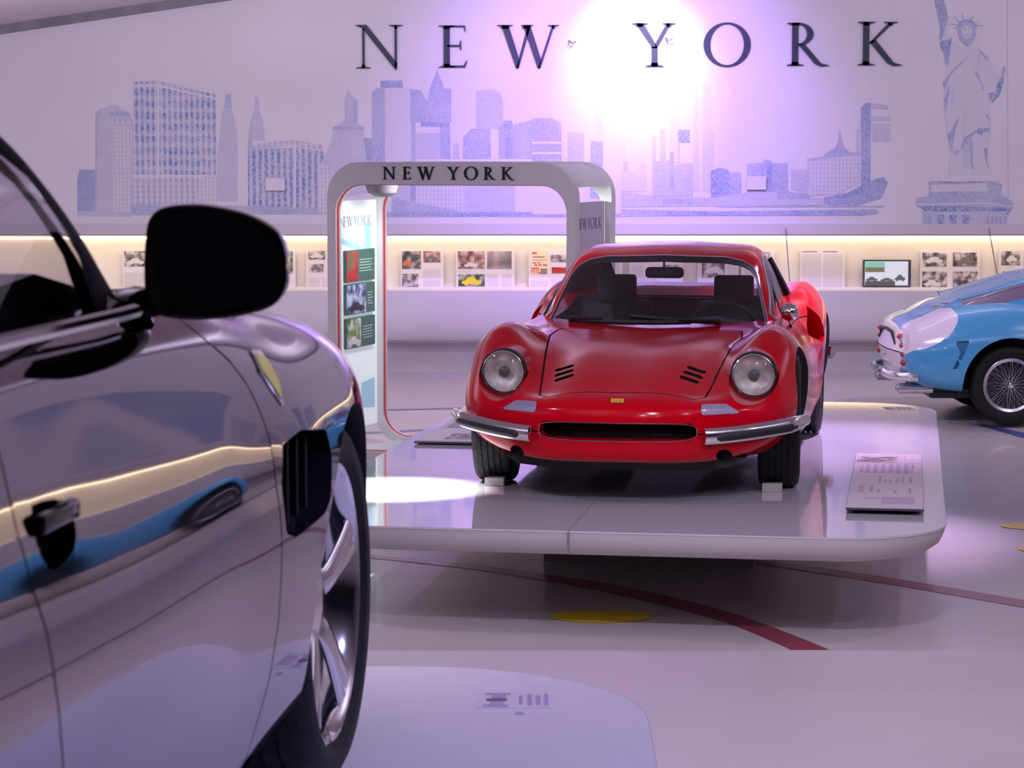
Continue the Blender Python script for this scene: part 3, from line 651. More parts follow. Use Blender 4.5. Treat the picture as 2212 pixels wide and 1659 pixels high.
PH = {'bw': photo_mat('photo_grey', (.06, .05, .05), (.22, .19, .19), (.62, .56, .56)), 'sepia': photo_mat('photo_sepia', (.10, .05, .05), (.32, .17, .16), (.62, .42, .40)),
      'street': photo_mat('photo_street', (.03, .04, .05), (.10, .10, .10), (.42, .34, .32)), 'track': photo_mat('photo_track', (.16, .14, .15), (.30, .24, .25), (.50, .40, .42), 6), 'green': photo_mat('photo_green', (.02, .05, .03), (.07, .14, .06), (.38, .40, .34)),
      'city': photo_mat('photo_city', (.05, .06, .16), (.20, .21, .40), (.62, .64, .80), 12), 'park': photo_mat('photo_park', (.06, .12, .03), (.25, .33, .10), (.55, .66, .72), 12), 'red': photo_mat('photo_red', (.30, .02, .02), (.55, .06, .05), (.12, .16, .08), 6)}
CARC = {'orange': mat('photo_orange_car', lin((215, 110, 85)), rough=.5), 'yellow': mat('photo_yellow_car', lin((225, 200, 40)), rough=.5), 'white': mat('photo_white_car', lin((215, 210, 212)), rough=.5), 'grey': mat('photo_grey_car', lin((120, 112, 115)), rough=.5), 'red': mat('photo_red_car', lin((190, 45, 50)), rough=.5), 'dark': mat('photo_dark_car', lin((50, 48, 52)), rough=.5)}
NY = 23.52
def P3(px, py, y): 
    p = at_y(px, py, y); return (p.x, p.z)
def flat(parent, name, a, b, y, m, th=.003, base=None):
    (x0, z1), (x1, z0) = P3(*a, NY), P3(*b, NY)
    bx, bz = base
    return MB().box((x0 - bx, y - th, z0 - bz), (x1 - bx, y, z1 - bz)).build(name, m, parent)
CARSHAPE = [(0, .25), (.03, .5), (.2, .62), (.33, .95), (.62, 1.0), (.76, .66), (.97, .55), (1, .25), (.88, .2), (.84, .05), (.72, .05), (.68, .2), (.32, .2), (.28, .05), (.16, .05), (.12, .2)]
def display(a, b, items, label):
    (x0, z1), (x1, z0) = P3(*a, NY), P3(*b, NY)
    t = thing('display_board', label, 'display board', ((x0 + x1) / 2, NY + .05, z0), 0, 'history boards in the wall niche')
    base = ((x0 + x1) / 2, z0)
    MB().box((x0 - base[0], -.012, 0), (x1 - base[0], .0, z1 - z0), .002).build('board', M_PAPER, t)
    for it in items:
        kind, p, q = it[:3]
        if kind in PH:
            o = flat(t, 'photograph', p, q, -.012, PH[kind], .003, base)
            if len(it) > 3:
                (u0, v1), (u1, v0) = P3(*p, NY), P3(*q, NY); w, h = u1 - u0, v1 - v0; fx, fy, fw, fh = it[4]
                pts = [(u0 - base[0] + w * (fx + fw * s), v0 - base[1] + h * (fy + fh * r)) for s, r in CARSHAPE]
                MB().prism(pts, 1, -.0165, -.0152).build('pictured_car', CARC[it[3]], o)
        elif kind == 'text': flat(t, 'text_block', p, q, -.012, M_TEXT, .001, base)
        elif kind == 'head': flat(t, 'heading', p, q, -.012, M_HEAD, .001, base)
        elif kind == 'poster':
            o = flat(t, 'poster', p, q, -.012, mat('poster_paper', lin((240, 214, 180)), rough=.6), .003, base)
            (u0, v1), (u1, v0) = P3(*p, NY), P3(*q, NY); w, h = u1 - u0, v1 - v0
            mr, mk = mat('poster_red', lin((222, 92, 72)), rough=.6), mat('poster_black', lin((78, 66, 66)), rough=.6)
            for (fx, fy, fw, fh, mm) in ((.08, .86, .28, .08, mr), (.12, .72, .66, .03, mk), (.1, .60, .8, .015, mk), (.1, .47, .22, .03, mk), (.38, .47, .16, .03, mk), (.22, .37, .16, .04, mk), (.42, .37, .2, .05, mr), (.68, .37, .24, .04, mk),
                                         (.06, .24, .4, .04, mr), (.06, .05, .05, .22, mr), (.18, .05, .05, .22, mr), (.30, .05, .05, .22, mr), (.42, .05, .05, .22, mr), (.55, .18, .38, .05, mk), (.55, .11, .38, .04, mk), (.48, .03, .45, .05, mk)):
                MB().box((u0 - base[0] + w * fx, -.0165, v0 - base[1] + h * fy), (u0 - base[0] + w * (fx + fw), -.0152, v0 - base[1] + h * (fy + fh))).build('poster_print', mm, o)
    return t
display((865, 538), (958, 629), [('street', (868, 543), (909, 581), 'orange', (.02, .12, .5, .4)), ('sepia', (914, 543), (951, 567), 'grey', (.12, .15, .75, .55)), ('bw', (868, 592), (903, 620)), ('text', (914, 583), (951, 601)), ('text', (914, 605), (951, 623))], 'history board with a street photo of an orange car, seen through the kiosk')
display((985, 538), (1112, 629), [('sepia', (989, 543), (1047, 581), 'white', (.22, .08, .5, .3)), ('track', (1052, 543), (1105, 581), 'orange', (.25, .22, .2, .18)), ('green', (990, 593), (1047, 619), 'yellow', (.12, .05, .74, .75)), ('text', (1052, 593), (1076, 622)), ('text', (1083, 593), (1105, 622)), ('text', (990, 584), (1018, 589))], 'history board with the yellow car photo, between kiosk and red coupe')
display((1142, 538), (1262, 629), [('poster', (1146, 542), (1185, 593)), ('bw', (1190, 551), (1228, 566)), ('red', (1192, 578), (1228, 591), 'red', (.0, .1, .95, .7)), ('text', (1146, 606), (1184, 625)), ('text', (1190, 600), (1228, 625))], 'history board with a cream and red poster, left of the red car roof')
display((1290, 538), (1345, 629), [('text', (1296, 545), (1338, 600))], 'pale history board seen through the left of the red car windscreen')
display((1360, 538), (1476, 629), [('bw', (1432, 573), (1466, 590), 'grey', (.1, .1, .8, .6)), ('text', (1366, 575), (1390, 600)), ('text', (1366, 600), (1424, 625))], 'history board behind the rear view mirror of the red car')
display((1508, 538), (1596, 629), [('bw', (1517, 569), (1566, 600), 'white', (.15, .2, .8, .6)), ('text', (1572, 572), (1592, 600))], 'history board with a grey car photo above the driver headrest')
display((1602, 538), (1674, 629), [('bw', (1640, 545), (1666, 565)), ('text', (1610, 548), (1634, 600))], 'history board half hidden by the rear roof pillar of the red coupe')
display((1730, 536), (1826, 630), [('head', (1734, 543), (1766, 545)), ('head', (1779, 543), (1811, 545)), ('text', (1734, 549), (1774, 626)), ('text', (1780, 549), (1820, 626))], 'history board with two long text columns right of the red coupe')
display((1990, 536), (2118, 630), [('bw', (1994, 546), (2046, 576), 'white', (.1, .2, .75, .5)), ('bw', (2060, 546), (2112, 576), 'grey', (.15, .1, .75, .6)), ('bw', (1994, 587), (2046, 622), 'white', (.05, .05, .7, .45)), ('bw', (2060, 587), (2113, 622))], 'history board with four grey photos, above the tail of the blue car')
display((2160, 536), (2262, 630), [('bw', (2165, 543), (2205, 573), 'white', (.25, .2, .6, .5)), ('sepia', (2166, 587), (2202, 606), 'orange', (.1, .2, .7, .5)), ('text', (2212, 545), (2250, 622))], 'history board at the right edge above the blue car roof')
display((262, 538), (330, 629), [('bw', (267, 543), (314, 576), 'white', (.1, .1, .85, .45)), ('text', (267, 590), (314, 622))], 'history board between the windscreen pillar and the mirror of the dark car')
display((560, 538), (638, 629), [('green', (600, 543), (632, 591), 'orange', (.2, .2, .6, .5)), ('text', (566, 543), (596, 622))], 'history board just right of the dark car mirror')
display((660, 538), (722, 629), [('bw', (665, 543), (702, 561), 'white', (.1, .1, .8, .7)), ('bw', (667, 571), (698, 588), 'grey', (.1, .1, .8, .7)), ('text', (666, 600), (690, 628)), ('text', (695, 600), (718, 628))], 'narrow history board just left of the kiosk frame')
for k, x in enumerate((2330, 2480, 2640, 2790)):
    display((x, 538), (x + 110, 629), [('bw', (x + 5, 545), (x + 50, 578), 'grey', (.1, .1, .8, .6)), ('text', (x + 58, 545), (x + 104, 622))], ['first','second','third','fourth'][k] + ' history board past the right edge of the picture above the blue car')
# screen in the niche
(x0, z1), (x1, z0) = P3(1864, 561, NY), P3(1967, 620, NY)
scr = thing('video_screen', 'flat screen with a dark frame showing old racing pictures in the wall niche', 'screen', ((x0 + x1) / 2, NY + .03, z0))
sw_, sh_ = x1 - x0, z1 - z0
MB().box((-sw_ / 2, -.04, 0), (sw_ / 2, 0, sh_), .004).build('frame', mat('screen_frame', (.06, .06, .08), rough=.3), scr)
def scr_(name, fx, fy, fw, fh, m, y=-.0425):
    return MB().box((-sw_ / 2 + sw_ * fx, y - .0005, sh_ * fy), (-sw_ / 2 + sw_ * (fx + fw), y + .0015, sh_ * (fy + fh))).build(name, m, scr)
scr_('display', .04, .06, .90, .88, mat('screen_white', (.3, .3, .32), emit=lin((205, 212, 228)), emit_s=.75))
scr_('picture', .05, .55, .40, .37, mat('screen_teal', (.1, .2, .2), emit=lin((120, 190, 170)), emit_s=.8), -.0435)
scr_('picture', .05, .55, .40, .17, mat('screen_olive', (.1, .1, .06), emit=lin((110, 100, 70)), emit_s=.8), -.0445)
scr_('picture', .05, .06, .62, .16, mat('screen_grey', (.05, .05, .05), emit=lin((70, 74, 70)), emit_s=.8), -.0435)
for (fx, fw, fh) in ((.06, .25, .18), (.36, .28, .14), (.66, .22, .26)):
    MB().prism([(-sw_ / 2 + sw_ * (fx + fw * s), sh_ * (.20 + fh * r)) for s, r in CARSHAPE], 1, -.0455, -.0450).build('picture', mat('screen_car', (.05, .05, .05), emit=lin((90, 96, 98)), emit_s=.7), scr)

# ---------------------------------------------------------------- podiums
def rrect(x0, y0, x1, y1, r, n=14, pw=1.0):
    out = []
    for (cx, cy, a0) in ((x1 - r, y1 - r, 0), (x0 + r, y1 - r, 90), (x0 + r, y0 + r, 180), (x1 - r, y0 + r, 270)):
        for k in range(n + 1):
            a = math.radians(a0 + 90 * k / n); out.append((cx + r * math.cos(a), cy + r * math.sin(a)))
    return out
def podium(name, label, loc, rz, x0, y0, x1, y1, r, ztop, plinth, m_top, m_side, seam=None, lip=.13):
    t = thing(name, label, 'podium', loc, rz)
    rings = [(0.0, ztop), (.004, ztop - .010), (.010, ztop - .035), (.030, ztop - lip * .6), (.075, ztop - lip * .85), (.16, ztop - lip), (.45, ztop - lip - .01)]
    V = []; F = []; n = None
    for (o, z) in rings:
        ring = rrect(x0 + o, y0 + o, x1 - o, y1 - o, max(.05, r - o)); n = len(ring); V += [(x, y, z) for x, y in ring]
    for i in range(len(rings) - 1):
        for k in range(n): F.append((i * n + k, i * n + (k + 1) % n, (i + 1) * n + (k + 1) % n, (i + 1) * n + k))
    F.append(tuple(range((len(rings) - 1) * n, len(rings) * n)))
    MB().add(V, F).build('podium_rim', m_side, t, smooth=True)
    ring = rrect(x0 + .001, y0 + .001, x1 - .001, y1 - .001, r - .001)
    V = [(x, y, ztop) for x, y in ring] + [(x, y, ztop - .008) for x, y in ring]
    MB().add(V, [tuple(range(n)), tuple(range(n, 2 * n))[::-1]] + [(k, (k + 1) % n, n + (k + 1) % n, n + k) for k in range(n)]).build('podium_top', m_top, t)
    MB().box((plinth[0], plinth[1], -loc[2] if False else 0), (plinth[2], plinth[3], ztop - lip - .005)).build('plinth', mat('plinth_grey', (.30, .27, .29), rough=.6), t)
    return t
M_PTOP = mat('gloss_white_laminate', (.64, .62, .66), rough=.06, coat=.4, noise=.02)
M_PSIDE = mat('satin_white_edge', (.60, .57, .57), rough=.45)
c0 = at_z(1376, 1043, .5)
PY = math.radians(9.3)
pod = podium('display_podium', 'long glossy white podium with rounded corners carrying the red coupe', (c0.x, c0.y, 0), -PY, -1.5, -1.57, 1.5, 4.08, .50, .5, (-.55, .55, .55, 3.2), M_PTOP, M_PSIDE)
for nm, lo, hi in (('podium_joint', (-.125, -1.568, .4998), (-.121, -.62, .5006)), ('podium_joint', (-.126, -1.576, .40), (-.121, -1.56, .498))):
    MB().box(lo, hi).build(nm, M_GREYTRIM, pod)
UZ = STEP_Z
pod2 = podium('display_podium', 'white podium in the foreground carrying the dark mirror-finished car', (-1.217, 4.557, UZ), math.radians(-.8), -2.45, -4.9, 1.495, .925, .52, .968 - UZ, (-.7, -4.0, .7, .2), mat('gloss_white_laminate_front', (.62, .60, .66), rough=.14, coat=.3), M_PSIDE)
podium('display_podium', 'low grey slab under the light blue car', (5.2, 19.75, 0), 0, -2.5, -.78, 3.6, 1.05, .5, .03, (-1, -.5, 1, .5), mat('grey_slab', (.34, .31, .33), rough=.3), mat('grey_slab_edge', (.34, .31, .33), rough=.4), lip=.02)  # thin dark grey slab covering the floor under the blue car
# info boards lying on the podium
def infoboard(label, parent_M, x0, y0, x1, y1, rise, details):
    t = thing('info_board', label, 'info board')
    t.matrix_world = parent_M
    def Z(y): return .0135 + rise * (y1 - y) / (y1 - y0)
    def slab(xa, ya, xb, yb, off, th, name, m, par=None):
        V = [(xa, ya, Z(ya) + off), (xb, ya, Z(ya) + off), (xb, yb, Z(yb) + off), (xa, yb, Z(yb) + off)]; V += [(x, y, z + th) for x, y, z in V]
        return MB().add(V, [(0, 3, 2, 1), (4, 5, 6, 7), (0, 1, 5, 4), (1, 2, 6, 5), (2, 3, 7, 6), (3, 0, 4, 7)]).build(name, m, par or t)
    slab(x0, y0, x1, y1, -.012, .010, 'backing', M_BOARDBACK)
    slab(x0 + .002, y0 + .002, x1 - .002, y1 - .002, -.002, .004, 'printed_face', M_BOARD)
    for (a, b, c, d, nm, m) in details:
        w, h = x1 - x0, y1 - y0
        slab(x0 + w * a, y0 + h * b, x0 + w * c, y0 + h * d, .0022, .0006, nm, m)
    return t
M_BOARDBACK = mat('board_backing', (.06, .05, .07), rough=.5)
M_BOARD = mat('board_print', (.62, .55, .62), rough=.35)
M_TXTX = text_mat('board_text', (.60, .53, .60), (.42, .35, .46), 26, axis=0)
M_RULE = mat('board_rule', (.40, .34, .42), rough=.4)
PM = Matrix.Translation((c0.x, c0.y, .5)) @ Matrix.Rotation(-PY, 4, 'Z')
bdet = [(.03, .82, .64, .93, 'photograph', PH['bw']), (.72, .86, .76, .97, 'text_block', M_TXTX), (.82, .86, .86, .97, 'text_block', M_TXTX), (.0, .80, 1.0, .803, 'rule', M_RULE), (.12, .70, .88, .78, 'text_block', M_TXTX), (.10, .60, .86, .68, 'text_block', M_TXTX),
        (.38, .42, .42, .55, 'text_block', M_RULE), (.46, .42, .49, .47, 'text_block', M_RULE), (.53, .42, .56, .47, 'text_block', M_RULE), (.63, .43, .67, .50, 'text_block', M_RULE), (.71, .43, .74, .54, 'text_block', M_RULE), (.81, .43, .85, .53, 'text_block', M_RULE),
        (.38, .25, .42, .29, 'text_block', M_RULE), (.60, .24, .64, .30, 'text_block', M_RULE), (.80, .24, .84, .33, 'text_block', M_RULE), (.12, .25, .20, .37, 'heading', mat('board_pink', (.52, .33, .46), rough=.4)), (.28, .25, .32, .37, 'text_block', M_RULE),
        (.45, .06, .88, .17, 'drawing', mat('board_drawing', (.52, .36, .58), rough=.4)), (.24, .14, .8, .145, 'rule', M_RULE)]
infoboard('pinkish info board with a dark photo lying on the right of the podium', PM, 1.05, -.88, 1.40, 1.25, .018, bdet)
infoboard('pale info board with a grey photo on the podium left of the red coupe', PM, -1.41, 1.37, -.98, 3.3, .006, [(.35, .05, .98, .20, 'photograph', PH['bw']), (.1, .35, .9, .6, 'text_block', M_TXTX), (.0, .0, 1.0, .01, 'rule', M_RULE)])
def small_plate(label, a, b, z, details):
    p, q = at_z(*a, z), at_z(*b, z)
    t = thing('name_plate', label, 'name plate', ((p.x + q.x) / 2, (p.y + q.y) / 2, z))
    w, h = abs(q.x - p.x), abs(q.y - p.y)
    MB().box((-w / 2, -h / 2, 0), (w / 2, h / 2, .0012)).build('plate', mat('clear_film', (.60, .57, .64), rough=.2), t)
    for (fa, fb, fc, fd, nm, m) in details:
        MB().box((-w / 2 + w * fa, -h / 2 + h * fb, .0012), (-w / 2 + w * fc, -h / 2 + h * fd, .0018)).build(nm, m, t)
M_PD = mat('plate_dark_print', (.12, .07, .13), rough=.4); M_PM = mat('plate_soft_print', (.36, .30, .46), rough=.4)
small_plate('printed film label with dark emblem on the foreground white podium', (1028, 1530), (1192, 1496), .968,
            [(.12, .82, .45, .92, 'emblem', M_PM), (.20, .60, .38, .80, 'emblem', M_PM), (.13, .42, .40, .58, 'emblem', M_PD), (.18, .22, .36, .40, 'emblem', M_PM), (.08, .06, .42, .18, 'emblem', M_PM), (.56, .22, .61, .76, 'text_line', M_PM), (.67, .16, .73, .82, 'text_line', M_PM), (.78, .20, .84, .78, 'text_line', M_PM), (.89, .16, .95, .84, 'text_line', M_PM)])
small_plate('tiny grey oval mark beside the printed label on the foreground podium', (1110, 1545), (1134, 1539), .968, [(.1, .1, .9, .9, 'emblem', M_PM)])
small_plate('faint printed label on the far right corner of the red coupe podium', (1916, 886), (1968, 879), .5, [(.0, .2, .3, .8, 'emblem', M_PM), (.45, .2, .55, .8, 'text_line', M_PM), (.62, .2, .7, .8, 'text_line', M_PM), (.78, .2, .86, .8, 'text_line', M_PM)])

# ---------------------------------------------------------------- kiosk
KO = at_z(709, 0, 0) if False else Vector((-1.282, 16.87, 0))
kio = thing('display_kiosk', 'white portal kiosk of two rounded frames lettered NEW YORK behind the podium', 'kiosk', (KO.x, KO.y, 0), -math.radians(18.6))
KW, KD, KH = 1.80, .965, 2.064
M_KIOSK = mat('satin_white_frame', (.60, .585, .60), rough=.4)
M_KRED = mat('red_edge_stripe', lin((214, 38, 44)), rough=.4)
M_KLIT = mat('emissive_panel', (.7, .74, .76), rough=.4, emit=lin((232, 240, 246)), emit_s=.36)  # emission stands in for lamplight falling on the left panel
def ringprof(x0, z0, x1, z1, r, n=10): return rrect(x0, z0, x1, z1, r, n)
def ring(y0, y1, name):
    o = ringprof(0, 0, KW, KH, .24); i = ringprof(.062, .06, KW - .062, KH - .155, .19); n = len(o)
    V = [(x, y0, z) for x, z in o] + [(x, y0, z) for x, z in i] + [(x, y1, z) for x, z in o] + [(x, y1, z) for x, z in i]
    F = []
    for k in range(n):
        j = (k + 1) % n
        F += [(k, j, n + j, n + k), (2 * n + k, 3 * n + k, 3 * n + j, 2 * n + j), (k, 2 * n + k, 2 * n + j, j), (n + k, n + j, 3 * n + j, 3 * n + k)]
    f = MB().add(V, F).build(name, M_KIOSK, kio, smooth=True)
    i1 = ringprof(.0625, .0605, KW - .0625, KH - .1555, .1895); i2 = ringprof(.066, .064, KW - .066, KH - .159, .186); ya, yb = y0 + .030, y0 + .058
    V = [(x, ya, z) for x, z in i1] + [(x, yb, z) for x, z in i1] + [(x, ya, z) for x, z in i2] + [(x, yb, z) for x, z in i2]
    F = []
    for k in range(n):
        j = (k + 1) % n
        F += [(k, j, n + j, n + k), (2 * n + k, 2 * n + j, 3 * n + j, 3 * n + k), (k, j, 2 * n + j, 2 * n + k), (n + k, n + j, 3 * n + j, 3 * n + k)]
    MB().add(V, F).build('red_stripe', M_KRED, f)
    return f
fr1 = ring(0, .10, 'frame'); fr2 = ring(KD - .10, KD, 'frame')
# roof shell between the two frames
oo = [p for p in ringprof(.012, .012, KW - .012, KH - .012, .228) if p[1] > KH - .17]
ii = [p for p in ringprof(.040, .040, KW - .040, KH - .040, .20) if p[1] > KH - .17]
oo.sort(key=lambda p: p[0]); ii.sort(key=lambda p: p[0])
MB().prism(oo + ii[::-1], 1, .09, KD - .09).build('roof', M_KIOSK, kio, smooth=True)
MB().box((.10, .10, 0), (KW - .1, KD - .1, .03)).build('base_plate', M_KIOSK, kio)
def spanel(x, ya, yb, z0, z1, m, side, lit):
    p = MB().box((x - .012, ya, z0), (x + .012, yb, z1), .003).build('side_panel', m, kio)
    xs = x + .0125
    Lm = mat('panel_lettering', lin((150, 160, 168)) if lit else lin((100, 96, 120)), rough=.5)  # lighter letter colour for the lit panel, darker for the unlit one
    W = (yb - ya) * .86
    offs = [.045, .125, .19, .33, .42, .53, .635]; hh = .075
    letters(p, 'NEWYORK', Lm, lambda u, v, w: (xs + (.0012 if w else 0), ya + u, z1 - .185 + v), hh, [(o + (0 if lit else .03)) * W / .72 for o in offs], thick=1)
    return p, xs
lp, xs = spanel(.014, .12, KD - .11, .16, 1.79, M_KLIT, 1, True)
M_LB = mat('pale_blue_print', lin((160, 205, 226)), rough=.5, emit=lin((170, 212, 232)), emit_s=.2)
ya = .12
def strip(pts, m, name, par, off=.0006):
    MB().add([(xs + off, a, b) for a, b in pts], [tuple(range(len(pts)))]).build(name, m, par)
strip([(ya, 1.545), (ya + .71, 1.40), (ya + .71, 1.375), (ya, 1.50)], M_LB, 'printed_bridge', lp)
strip([(ya + .5, 1.43), (ya + .62, 1.41), (ya + .62, 1.63), (ya + .5, 1.63)], M_LB, 'printed_bridge', lp, .0009)
for k in range(9): strip([(ya + .04 + .06 * k, 1.535 - .012 * k), (ya + .05 + .06 * k, 1.535 - .012 * k), (ya + .05 + .06 * k, 1.575 - .006 * k), (ya + .04 + .06 * k, 1.575 - .006 * k)], M_LB, 'printed_bridge', lp)
strip([(ya + .42, .30), (ya + .68, .28), (ya + .68, .50), (ya + .42, .48)], M_LB, 'printed_building', lp)
strip([(ya + .02, .30), (ya + .16, .29), (ya + .16, .62), (ya + .02, .58)], M_LB, 'printed_building', lp)
M_GPANEL = mat('green_caption', lin((70, 104, 94)), rough=.5)
for (z0, z1, ph, cc, fx) in ((1.215, 1.44, 'red', 'red', .40), (.985, 1.20, 'city', 'grey', .68), (.745, .96, 'park', 'white', .50)):
    y0, y1 = ya + .10, ya + .64
    b = MB().box((xs, y0, z0), (xs + .022, y1, z1), .002).build('photo_board', M_GPANEL, kio)
    ym = y0 + (y1 - y0) * fx
    MB().box((xs + .022, y0 + .006, z0 + .006), (xs + .0235, ym, z1 - .006)).build('photograph', PH[ph], b)
    w, h = ym - y0, z1 - z0
    MB().prism([(y0 + w * (.08 + .82 * s), z0 + h * (.06 + .34 * r)) for s, r in CARSHAPE], 0, xs + .0235, xs + .0245).build('pictured_car', CARC[cc if cc != 'grey' else 'dark'], b)
    for k in range(5):
        MB().box((xs + .022, ym + .03, z1 - .075 - .020 * k), (xs + .023, y1 - .04 - .03 * (k % 2), z1 - .069 - .020 * k)).build('caption_line', mat('caption_ink', lin((176, 196, 188)), rough=.5), b)
rp, xs = spanel(KW - .058, .12, KD - .12, .16, 1.79, mat('grey_panel', lin((186, 178, 196)), rough=.5), 1, False)
MB().lathe([(KH - .045, .12), (KH - .17, .118), (KH - .22, .10), (KH - .245, .06), (KH - .25, .001)], n=32, axis='z', c=(.22, .48, 0)).build('lamp_housing', mat('grey_housing', (.28, .25, .30), rough=.5), kio, smooth=True)
M_KLET = mat('black_kiosk_letters', lin((28, 36, 44)), rough=.4)
def kx(px): # distance along the front face for a picture column
    d = ray(px, 392); o = Vector((KO.x, KO.y)); e = Vector((math.cos(math.radians(18.6)), -math.sin(math.radians(18.6))))
    # solve o + e*u = d*t
    det = e.x * (-d.y) + d.x * e.y
    return ((-o.x) * (-d.y) + d.x * (-o.y)) / det
offs = [kx(p) for p in (827, 870, 901, 966, 1003, 1045, 1083)]
letters(kio, 'NEWYORK', M_KLET, lambda u, v, w: (u, -.012 + (.012 if not w else 0), KH - .118 + v), .086, offs, thick=1, bold=.05)
lamp('kiosk_panel_lamp', 'AREA', (KO.x + .75, KO.y + .2, 1.95), (KO.x + .1, KO.y + .45, 1.0), 9, (.95, 1.0, 1.0), shape='RECTANGLE', size=.1, size_y=.5)

e1 = Vector((math.cos(math.radians(18.6)), -math.sin(math.radians(18.6)), 0)); e2 = Vector((math.sin(math.radians(18.6)), math.cos(math.radians(18.6)), 0))
def kw(x, y, z): return Vector((KO.x, KO.y, z)) + e1 * x + e2 * y
lamp('kiosk_leg_lamp', 'SPOT', kw(1.25, .30, 1.9), kw(KW - .03, KD - .06, 1.4), 60, (.88, 1.0, .94), spot_size=math.radians(75), spot_blend=1.0, shadow_soft_size=.03)
lamp('kiosk_leg_lamp', 'SPOT', kw(.7, .25, 1.95), kw(.03, KD - .05, 1.0), 36, (.92, 1.0, .98), spot_size=math.radians(80), spot_blend=1.0, shadow_soft_size=.03)
# ================================================================ red sports coupe on its podium
M_RED = mat('red_paint', lin((198, 0, 26)), rough=0.12, coat=.05, spec=0.15)
M_BLACK = mat('black_rubber', (0.012, 0.012, 0.014), rough=0.55, noise=0.15, nscale=30)
M_TRIM = mat('black_interior', (0.02, 0.019, 0.024), rough=0.7, noise=0.1, bump=0.2)
M_TYRE = mat('tyre_rubber', (0.009, 0.009, 0.011), rough=0.6, spec=.25, noise=0.2, nscale=25, bump=0.3, bscale=90)
M_CHROME = mat('chrome', (0.82, 0.82, 0.84), rough=0.07, metal=1.0)
M_ALLOY = mat('cast_alloy', (0.55, 0.55, 0.57), rough=0.25, metal=1.0, noise=0.05)
M_GLASS = glass_mat('windscreen_glass', (0.80, 0.80, 0.86))
M_GAP = mat('panel_gap', (0.01, 0.004, 0.005), rough=0.8)
M_DARKMETAL = mat('dark_underbody', (0.015, 0.015, 0.018), rough=0.5)
M_LENS = glass_mat('headlamp_glass', (0.93, 0.95, 0.93), ior=1.5)
M_INDIC = mat('clear_indicator', lin((150, 140, 165)), rough=0.15, coat=0.6, bump=0.3, bscale=120)
M_YELLOW = mat('yellow_enamel', lin((225, 190, 60)), rough=0.3, coat=0.5)

def wheel(parent, x, y, R, w, rimR, side, rim_mat, style='five', tread=96, steer=0.0):
    """side +1: outer face towards +x"""
    W = w / 2; g = 0.008
    prof = [(-W * .80, rimR), (-W * .98, rimR + .25 * (R - rimR)), (-W, rimR + .55 * (R - rimR)), (-W * .93, R - .018), (-W * .80, R - .004)]
    k = 5
    for i in range(k):
        a = -W * .72 + (W * 1.44) * i / k; b = -W * .72 + (W * 1.44) * (i + 1) / k
        prof += [(a + .002, R), (b - .006, R)]
        if i < k - 1: prof += [(b - .005, R - g), (b + .001, R - g)]
    prof += [(W * .80, R - .004), (W * .93, R - .018), (W, rimR + .55 * (R - rimR)), (W * .98, rimR + .25 * (R - rimR)), (W * .80, rimR)]
    mb = MB(); n = tread; V = []; F = []
    for i, (a, r) in enumerate(prof):
        for q in range(n):
            t = 2 * math.pi * q / n
            rr = r
            if r >= R - .001 and (q + (i % 3)) % 4 == 0: rr = r - g * .8
            V.append((a, rr * math.cos(t), rr * math.sin(t)))
    m_ = len(prof)
    for i in range(m_ - 1):
        for q in range(n): F.append((i * n + q, i * n + (q + 1) % n, (i + 1) * n + (q + 1) % n, (i + 1) * n + q))
    mb.add(V, F)
    T = Matrix.Translation((x, y, R)) @ Matrix.Rotation(steer, 4, 'Z')
    ty = mb.xf(T).build('tyre', M_TYRE, parent, smooth=True)
    s = side; rb = MB()
    o = W * .86 * s
    rb.lathe([(o, rimR + .006), (o + .004 * s, rimR - .004), (o - .006 * s, rimR - .016), (o - .03 * s, rimR - .022), (o - .06 * s, rimR - .035), (-W * .8 * s, rimR - .03), (-W * .8 * s, rimR + .004)], n=64)
    if style == 'five':
        for q in range(5):
            t = 2 * math.pi * q / 5 + .3
            for e in (-1, 1):
                bm_pts = [(o - .055 * s, .03), (o - .03 * s, .08), (o - .018 * s, rimR * .65), (o - .012 * s, rimR - .02)]
                pts = []
                for a, r in bm_pts:
                    tt = t + e * (.10 * (r / rimR))
                    pts.append((a, r * math.cos(tt), r * math.sin(tt)))
                rb.tube(crom(pts, 4), [1.0] * 13, n=8, flat=(.026, .011, (s, 0, 0)))
        rb.lathe([(o - .05 * s, .075), (o - .03 * s, .07), (o - .022 * s, .035), (o - .02 * s, .0005)], n=32)
    elif style == 'cast':
        rb.lathe([(o - .03 * s, rimR - .02), (o - .05 * s, rimR * .72), (o - .035 * s, rimR * .45), (o - .03 * s, .001)], n=48)
    rim = rb.xf(T).build('wheel_rim', rim_mat, ty, smooth=True)
    dk = MB().lathe([(o - .085 * s, rimR - .03), (o - .085 * s, .001)], n=32).xf(T)
    dk.build('brake_disc', M_DARKMETAL, ty)
    return ty

